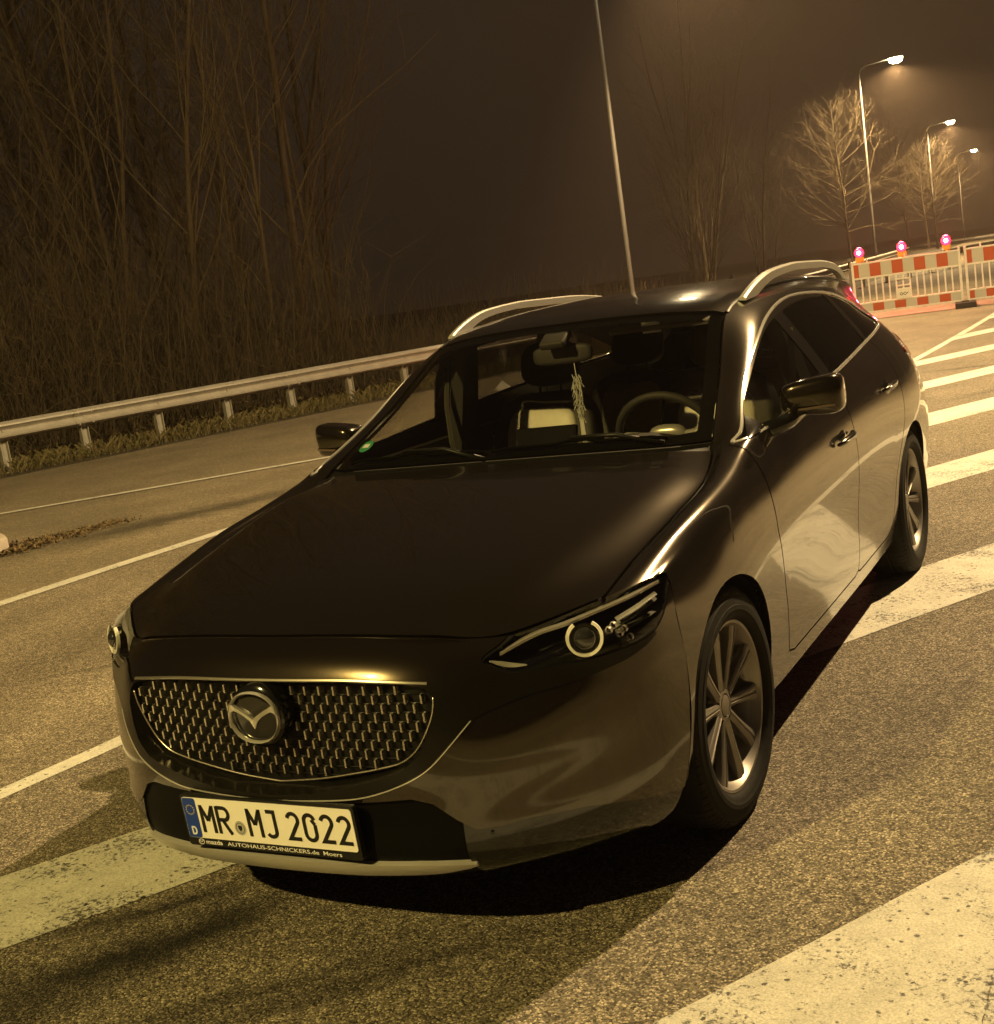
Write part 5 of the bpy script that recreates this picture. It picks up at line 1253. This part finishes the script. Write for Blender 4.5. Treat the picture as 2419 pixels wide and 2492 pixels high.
# ---- street lamps
M_POLE = pmat('lamp_pole', (.075,.072,.068), .6, metal=.1, noise_amt=.15, nscale=3)
M_LAMPON = pmat('lamp_glow', (1,.85,.5), .3, emit=(1.0,.78,.42), estr=130.)
def street_lamp(base, head, hgt, label, col, power, group='street lamps along the road', spot=140, aim=(.45,0), blend=.45):
    g = empty('street_lamp', (base[0], base[1], 0)); tag(g, label, 'street lamp', group)
    dx, dy = head[0]-base[0], head[1]-base[1]; ln = math.hypot(dx, dy); ux, uy = dx/ln, dy/ln; a = math.atan2(uy, ux)
    mb = MB(); mb.tube([(0,0,-.1),(0,0,.9),(0,0,1.0),(0,0,hgt-.35)], [.080,.080,.062,.036], 14); mb.build('pole', M_POLE, g, True)
    mb = MB(); mb.tube([(0,0,hgt-.36),(ux*.10,uy*.10,hgt-.16),(ux*.30,uy*.30,hgt-.06),(ux*(ln-.3),uy*(ln-.3),hgt+.03)], [.042,.038,.034,.03], 10); mb.build('arm', M_POLE, g, True)
    rot = Matrix.Rotation(a, 3, 'Z'); c = Vector((dx, dy, hgt+.05))
    V, F = superblob((0,0,0), .38, .14, .075, .7, .7, 24, 10)
    mb = MB(); mb.add([c+rot@Vector((x, y, max(z, -.028))) for x, y, z in V], F); hd = mb.build('lamp_head', M_POLE, g, True)
    V, F = superblob((.05,0,-.03), .32, .15, .24, .8, .8, 20, 8)
    mb = MB(); mb.add([c+rot@Vector((x, y, min(z, -.022))) for x, y, z in V], F); mb.build('lamp_glass', M_LAMPON, hd, True)
    ld = bpy.data.lights.new('street_lamp_light', 'SPOT'); ld.energy = power; ld.color = col; ld.spot_size = rad(spot); ld.spot_blend = blend; ld.shadow_soft_size = .13
    lo_ = bpy.data.objects.new('lamp_light', ld); COL.objects.link(lo_); lo_.parent = g; lo_.location = c+Vector((0,0,-.32))
    lo_.rotation_euler = Vector((-aim[0],-aim[1],1)).to_track_quat('Z','Y').to_euler()
    return g
street_lamp((-8.99,25.4), (-7.1,25.4), 9.6, 'tall slim lamp post rising above the middle of the car roof', COL_M, LAMP_POWER*1.25, spot=120, aim=(.6,-.1))
street_lamp((-10.8,61.7), (-9.15,61.7), 9.5, 'lit street lamp beside the pale overhanging branches', COL_M, LAMP_POWER*1.6, spot=165, aim=(.0,0))
street_lamp((-14.9,106), (-13.2,106), 9.5, 'smaller lit street lamp, second in the receding row', COL_M, LAMP_POWER*1.5, spot=165, aim=(.0,0))
street_lamp((-19.4,154), (-17.7,154), 9.5, 'smallest lit street lamp, farthest in the receding row', COL_M, LAMP_POWER)
street_lamp((6.9,12.2), (4.4,11.6), 12.0, 'street lamp right of the car, outside the picture', COL_K, LAMP_POWER*1.7, spot=170, aim=(-.15,-.22), blend=1.)
street_lamp((-6.2,-11.5), (-4.0,-10.0), 9.6, 'street lamp in front of the car, behind the viewer', COL_F, LAMP_POWER*.85, spot=160, aim=(-.2,.45))
# ---- construction barriers with warning lamps
M_BWHITE = pmat('barrier_white', (.84,.80,.73), .5, noise_amt=.06, nscale=12); M_BRED = pmat('barrier_red', (.50,.085,.025), .45); M_BSIL = pmat('barrier_reflective_white', (.56,.54,.49), .4)
M_BFOOT = pmat('recycled_rubber', (.035,.025,.022), .85, noise_amt=.3, nscale=30)
barA = math.atan2(.22, 1.53)
def barrier(x, y, a, label, plaque=True, first=0):
    g = empty('road_barrier', (x, y, .0), a); tag(g, label, 'barrier', 'red and white barriers across the road')
    W_, z0 = 2.0, .10; T = 1.0
    for px in (.02, W_-.02):
        mb = MB(); mb.bbox((px,0,z0+.51), (.045,.04,1.06), .006); mb.build('end_post', M_BWHITE, g)
    for z, h in ((z0+.985,.03),(z0+.70,.035),(z0+.215,.03),(z0+.035,.03)):
        mb = MB(); mb.bbox((W_/2,0,z), (W_-.06,.035,h), .005); mb.build('cross_rail', M_BWHITE, g)
    def board(za, zb, off):
        x_ = .045; k = 0; step = .205
        edges = [.045]; q = .045+off
        while q < W_-.05: edges.append(q); q += step
        edges.append(W_-.045)
        for i in range(len(edges)-1):
            mb = MB(); mb.box(((edges[i]+edges[i+1])/2,0,(za+zb)/2), (edges[i+1]-edges[i]-.001,.022,zb-za)); mb.build('stripe_panel', M_BRED if (i+first) % 2 == 0 else M_BSIL, g)
    board(z0+.72, z0+.968, .09); board(z0+.052, z0+.198, .09)
    sl = None
    for k in range(1, 15):
        xx = .045+k*(W_-.09)/15
        if plaque and .82 < xx < 1.13 and False: continue
        if sl is None:
            mb = MB(); mb.bbox((0,0,z0+.457), (.028,.018,.456), .004); o = mb.build('slat', M_BWHITE, g); sl = o.data
        else: o = obj('slat', sl, None, g)
        o.location = (xx, 0, 0)
    if plaque:
        mb = MB(); mb.bbox((.93,-.022,z0+.32), (.28,.02,.20), .004); pq = mb.build('plaque', M_BWHITE, g)
        for zz in (.47, .60):
            mb = MB(); mb.bbox((.93,-.02,z0+zz), (.28,.016,.03), .003); mb.build('plaque_bar', M_BWHITE, g)
        mb = MB(); cv = lambda a_, b_, h_: Vector((.93+a_, -.033-h_, z0+.31+b_))
        stroke(mb, [(-.075,0),(-.045,.028),(-.012,0),(-.045,-.028)], .010, 0, .001, cv, True); stroke(mb, [(-.012,0),(.022,.028),(.055,0),(.022,-.028)], .010, 0, .001, cv, True); stroke(mb, [(.055,0),(.085,.022)], .010, 0, .001, cv)
        mb.build('plaque_mark', M_DELB, pq)
    for px in (.30, 1.0, 1.70):
        mb = MB(); mb.bbox((px,0,z0+1.03), (.03,.025,.07), .004); mb.build('peg', M_BWHITE, g)
    return g
bx0, by0 = -3.62, 23.42
ca, sa = math.cos(barA), math.sin(barA)
barrier(bx0, by0, barA, 'white barrier with red stripes and a small plaque, nearest the car')
barrier(bx0+2.07*ca, by0+2.07*sa, barA, 'white barrier with red stripes cut by the right edge of the picture', False, 0)
for k, lab in ((0, 'black rubber foot under the left end of the plaque barrier'), (1, 'black rubber foot under the joint between the two barriers'), (2, 'black rubber foot under the far right barrier end')):
    mb = MB(); mb.bbox((0,0,.055), (.38,.78,.11), .02); mb.bbox((0,0,.115), (.14,.20,.03), .01)
    o = mb.build('barrier_foot', M_BFOOT); o.location = (bx0+(2.035*k-.0)*ca, by0+(2.035*k)*sa-.05, 0); o.rotation_euler = (0,0,barA); tag(o, lab, 'barrier foot', 'rubber feet of the barriers')
M_REDGLOW = pmat('red_lamp_glow', (.9,.05,.06), .3, emit=(1.0,.006,.022), estr=9.)
M_REDCORE = pmat('red_lamp_core', (1,.5,.5), .3, emit=(1.0,.35,.40), estr=16.)
for k, (q, lab) in enumerate(((.16,'leftmost red warning lamp on the barrier'),(.95,'middle red warning lamp on the barrier'),(1.76,'rightmost red warning lamp on the barrier'))):
    g = empty('warning_lamp', (bx0+q*ca, by0+q*sa+.05, 1.09), barA); tag(g, lab, 'warning lamp', 'red warning lamps on the barrier')
    mb = MB(); mb.bbox((0,.03,.0), (.05,.05,.12), .006); mb.bbox((0,.03,.075), (.16,.07,.10), .015); mb.build('battery_box', pmat('lamp_yellow', (.60,.38,.05), .5), g)
    mb = MB(); mb.lathe([(-.035,.098),(.03,.102),(.05,.09),(.05,.0005)], 28, 'y', (0,.03,.205)); mb.build('lamp_housing', M_DELB, g, 'auto')
    mb = MB(); mb.lathe([(.0,.088),(-.018,.080),(-.032,.055),(-.038,.0005)], 28, 'y', (0,-.006,.205)); mb.build('lamp_lens', M_REDGLOW, g, True)
    mb = MB(); mb.lathe([(-.034,.038),(-.041,.032),(-.045,.020),(-.047,.0005)], 24, 'y', (0,-.006,.205)); mb.build('lamp_core', M_REDCORE, g, True)
    ld = bpy.data.lights.new('warning_light', 'POINT'); ld.energy = 70; ld.color = (1,.04,.08); ld.shadow_soft_size = .06
    lo_ = bpy.data.objects.new('lamp_light', ld); COL.objects.link(lo_); lo_.parent = g; lo_.location = (0,.16,.33)
# ================================================================== BARE WOOD
M_BARK = pmat('bark', (.068,.049,.025), .9, noise_amt=.5, nscale=9, bump=.5)
M_TWIG = pmat('twigs', (.082,.061,.031), .9, noise_amt=.4, nscale=3)
def tree_mesh(seed, hgt, r0, lean=.06, nb=26, spread=.42, low=.18, forks=1, twig=5, up=(.9,2.5)):
    """returns trunk MB and crown MB"""
    rg = random.Random(seed); tr = MB(); cr = MB()
    def wander(p, d, ln, n, wob, lift=.0):
        P = [p.copy()]; d = d.normalized()
        for i in range(n):
            d = (d+Vector((rg.gauss(0,wob), rg.gauss(0,wob), rg.gauss(0,wob)+lift))).normalized(); p = p+d*ln/n; P.append(p.copy())
        return P
    stems = []
    for f in range(forks):
        d = Vector((rg.gauss(0,lean), rg.gauss(0,lean), 1)); h = hgt*(1 if f == 0 else rg.uniform(.6,.9)); n = 9
        P = wander(Vector((rg.gauss(0,.10*(forks > 1)), rg.gauss(0,.10*(forks > 1)), -.15)), d, h, n, .045, .03)
        R = [r0*.68*(1-.93*(i/n))**.85*(1.25 if i == 0 else 1)*(1 if f == 0 else .7) for i in range(n+1)]
        tr.tube(P, R, 7, cap=False); stems.append((P, R, h))
    for P, R, h in stems:
        for k in range(nb if h == hgt else nb//2):
            t = low+(1-low)*(k+rg.random())/(nb if h == hgt else nb//2); t = min(t, .985); q = t*(len(P)-1); i = int(q); fr = q-i
            p = P[i].lerp(P[i+1], fr); r = R[i]+(R[i+1]-R[i])*fr
            a = rg.uniform(0, 6.283); out = Vector((math.cos(a), math.sin(a), rg.uniform(*up)))
            ln = hgt*spread*(1.05-.75*t)*rg.uniform(.6,1.15)
            B = wander(p, out, ln, 5, .13, .05); rb = min(r*.36, .006+.010*ln*.5)
            cr.tube(B, [rb*(1-.85*j/5)+.0025 for j in range(6)], 4, cap=False)
            for s_ in range(twig):
                j = rg.uniform(1.2, 4.9); ii = int(j); pp = B[ii].lerp(B[ii+1], j-ii)
                dd = (B[ii+1]-B[ii]).normalized()+Vector((rg.gauss(0,.55), rg.gauss(0,.55), rg.gauss(.15,.45)))
                C = wander(pp, dd, ln*rg.uniform(.25,.5), 3, .18, .03); cr.tube(C, [rb*.38+.001, rb*.28+.001, rb*.18+.001, .0015], 3, cap=False)
                for u_ in range(3):
                    pq = C[rg.randint(1,2)]; d3 = (C[3]-C[0]).normalized()+Vector((rg.gauss(0,.6), rg.gauss(0,.6), rg.gauss(.1,.5)))
                    Dp = wander(pq, d3, ln*rg.uniform(.10,.24), 2, .2); cr.tube(Dp, [rb*.18+.001, .002, .001], 3, cap=False)
    return tr, cr
def bake(mb, name):
    me = mesh(name, mb.V, mb.F, True); return me
VAR = []
for sd_, h, r, kw in ((1,15,.15,dict(nb=28,lean=.03)),(2,13,.11,dict(nb=26,lean=.05)),(3,16,.17,dict(nb=26,forks=2,lean=.04)),(4,11,.085,dict(nb=28,lean=.06)),(5,14,.12,dict(nb=24,forks=3,lean=.07)),(6,8,.06,dict(nb=26,forks=3,lean=.14,low=.08,spread=.5)),(7,12,.16,dict(nb=64,spread=.60,low=.25,twig=9,up=(.15,1.1)))):
    a, b = tree_mesh(sd_, h, r, **kw); VAR.append((bake(a,'trunk'), bake(b,'crown')))
for a, b in VAR: a.materials.append(M_BARK); b.materials.append(M_TWIG)
TREES = []
def plant(v, x, y, s, rz, label, group):
    g = empty('bare_tree', (x, y, 0), rz); g.scale = (s, s, s); tag(g, label, 'tree', group)
    obj('trunk', VAR[v][0], None, g); obj('crown', VAR[v][1], None, g); TREES.append((x, y))
    return g
rg = random.Random(21)
GRP_L = 'bare trees of the wood behind the guard rail'
cnt = 0
for k in range(400):
    if cnt >= 74: break
    y = rg.uniform(6, 24); d = 2.2+rg.random()**1.3*13; x = np.interp(y, RLs[:, 1], RLs[:, 0])-d
    if min([math.hypot(x-a, y-b) for a, b in TREES]+[9]) < 1.15: continue
    if (x-cam.location.x)/(y-cam.location.y) > -.70: continue
    v = rg.choice([0,1,1,2,3,3,4,5]) if d > 3.5 else rg.choice([1,3,5,4])
    plant(v, x, y, rg.uniform(.8,1.2), rg.uniform(0,6.28), 'bare leafless tree in the dark wood left of the road behind the guard rail', GRP_L); cnt += 1
# the front row can be told apart: label it from left to right
front = sorted([o for o in COL.objects if o.name.startswith('bare_tree') and o.get('group') == GRP_L], key=lambda o: math.atan2(o.location.x-cam.location.x, o.location.y-cam.location.y))
front = [o for o in front if np.interp(o.location.y, RLs[:, 1], RLs[:, 0])-o.location.x < 4.6][:16]
ORD = ['first', 'second', 'third', 'fourth', 'fifth', 'sixth', 'seventh', 'eighth', 'ninth', 'tenth', 'eleventh', 'twelfth', 'thirteenth', 'fourteenth', 'fifteenth', 'sixteenth']
for o, w in zip(front, ORD): o['label'] = 'bare tree close behind the guard rail, %s of the front row from the left' % w
# taller far trees fading behind the lamp
GRP_M = 'far bare trees behind the tall lamp post'
for x, y, v, s in ((-17.5,57,1,1.0),(-20.5,66,2,1.1),(-15.2,49,5,1.2),(-14.5,47,5,.9),(-13.8,52,4,.7),(-18.5,60,4,1.0)):
    plant(v, x, y, s, rg.uniform(0,6.28), 'bare leafless tree rising dimly behind the tall lamp post', GRP_M)
for x, y, v, s, rz, lab in ((-11.6,60.2,6,.68,.4,'spreading bare tree whose lit branches reach the nearer street lamp'),(-16.8,52,4,.85,1.,'many stemmed bare tree just left of the lamp-lit branches'),(-14.6,56.5,5,.8,2.,'low bushy bare tree below the lamp-lit branches'),(-14.6,104.6,6,.68,.2,'bare tree lit yellow by the second street lamp'),(-16.5,112,6,.8,2.2,'bare tree between the two farthest street lamps'),(-23,140,6,1.1,1.3,'bare tree lit by the farthest street lamp')):
    plant(v, x, y, s, rz, lab, None)
# brush and dry grass along the rail
mb = MB(); rg = random.Random(4)
for k in range(4200):
    y = rg.uniform(7, 30); d = .9+abs(rg.gauss(0,2.6)); x = np.interp(y, RLs[:, 1], RLs[:, 0])-d
    h = rg.uniform(.3,1.6)*(.6+.25*min(d,3)); a = rg.uniform(0,6.28); l_ = rg.uniform(.05,.7)
    p0 = Vector((x,y,-.02)); p2 = p0+Vector((math.cos(a)*l_,math.sin(a)*l_,h)); p1 = p0.lerp(p2,.5)+Vector((rg.gauss(0,.12),rg.gauss(0,.12),.12))
    mb.tube([p0,p1,p2],[.006,.005,.0015],3,cap=False)
    if k % 2 == 0:
        p3 = p1+Vector((rg.gauss(0,.3),rg.gauss(0,.3),rg.uniform(.1,.5))); mb.tube([p1,p3],[.003,.0012],3,cap=False)
for k in range(2600):                       # long whippy stems and brambles, thickest at the near end of the wood
    y = rg.uniform(8, 19.5); d = 1.3+abs(rg.gauss(0,3.2)); x = np.interp(y, RLs[:, 1], RLs[:, 0])-d
    h = rg.uniform(1.2,5.5); a = rg.uniform(0,6.28); l_ = rg.uniform(.2,1.6); p0 = Vector((x,y,-.02)); P_ = [p0]
    for j in range(1,5):
        t = j/4; P_.append(p0+Vector((math.cos(a)*l_*t**1.6+rg.gauss(0,.09), math.sin(a)*l_*t**1.6+rg.gauss(0,.09), h*(t-.28*t**3))))
    mb.tube(P_,[.011,.009,.007,.004,.0015],3,cap=False)
    for j in range(3):
        q = P_[rg.randint(1,3)]; mb.tube([q, q+Vector((rg.gauss(0,.35),rg.gauss(0,.35),rg.uniform(.0,.7)))],[.004,.0012],3,cap=False)
o = obj('undergrowth', mesh('undergrowth', mb.V, mb.F), M_TWIG); tag(o, 'tangled dry undergrowth below the bare trees', 'undergrowth', kind='stuff')
mb = MB()
M_DRYGRASS = leaf_mat('dry_grass', [(.10,.085,.030),(.16,.125,.05),(.07,.07,.02),(.20,.15,.07)])
for k in range(15000):
    y = rg.uniform(4, 27); d = .80-rg.random()**.8*1.9; L_ = np.interp(y, RLs[:, 1], RLs[:, 0]); x = L_+d*1.0
    if d > .55 and rg.random() < .5: continue
    h = rg.uniform(.04,.20)*(1.2-.8*max(0,d)); a = rg.uniform(0,6.28); w = rg.uniform(.004,.010); l_ = h*rg.uniform(.3,1.1)
    ux, uy = math.cos(a), math.sin(a)
    mb.add([(x-uy*w,y+ux*w,-.01),(x+uy*w,y-ux*w,-.01),(x+ux*l_*.5,y+uy*l_*.5,h*.75),(x+ux*l_,y+uy*l_,h)],[(0,1,2),(1,3,2)])
o = obj('dry_grass', mesh('dry_grass', mb.V, mb.F), M_DRYGRASS); tag(o, 'dry yellow grass tufts along the foot of the guard rail', 'grass', kind='stuff')
# ------------------------------------------------------------------ night haze, lit by the lamps
hz = MB(); hz.box((0, 50, 9), (700, 700, 22))
hzm = bpy.data.materials.new('haze'); hzm.use_nodes = True
hn = hzm.node_tree; hn.nodes.remove(hn.nodes['Principled BSDF'])
pvn = hn.nodes.new('ShaderNodeVolumePrincipled'); pvn.inputs['Color'].default_value = (.95, .76, .64, 1); pvn.inputs['Density'].default_value = .0010; pvn.inputs['Anisotropy'].default_value = .45
hn.links.new(pvn.outputs[0], hn.nodes['Material Output'].inputs['Volume'])
hzo = hz.build('haze', hzm); hzo['kind'] = 'stuff'; hzo['label'] = 'thin night haze glowing round the street lamps'; hzo['category'] = 'haze'
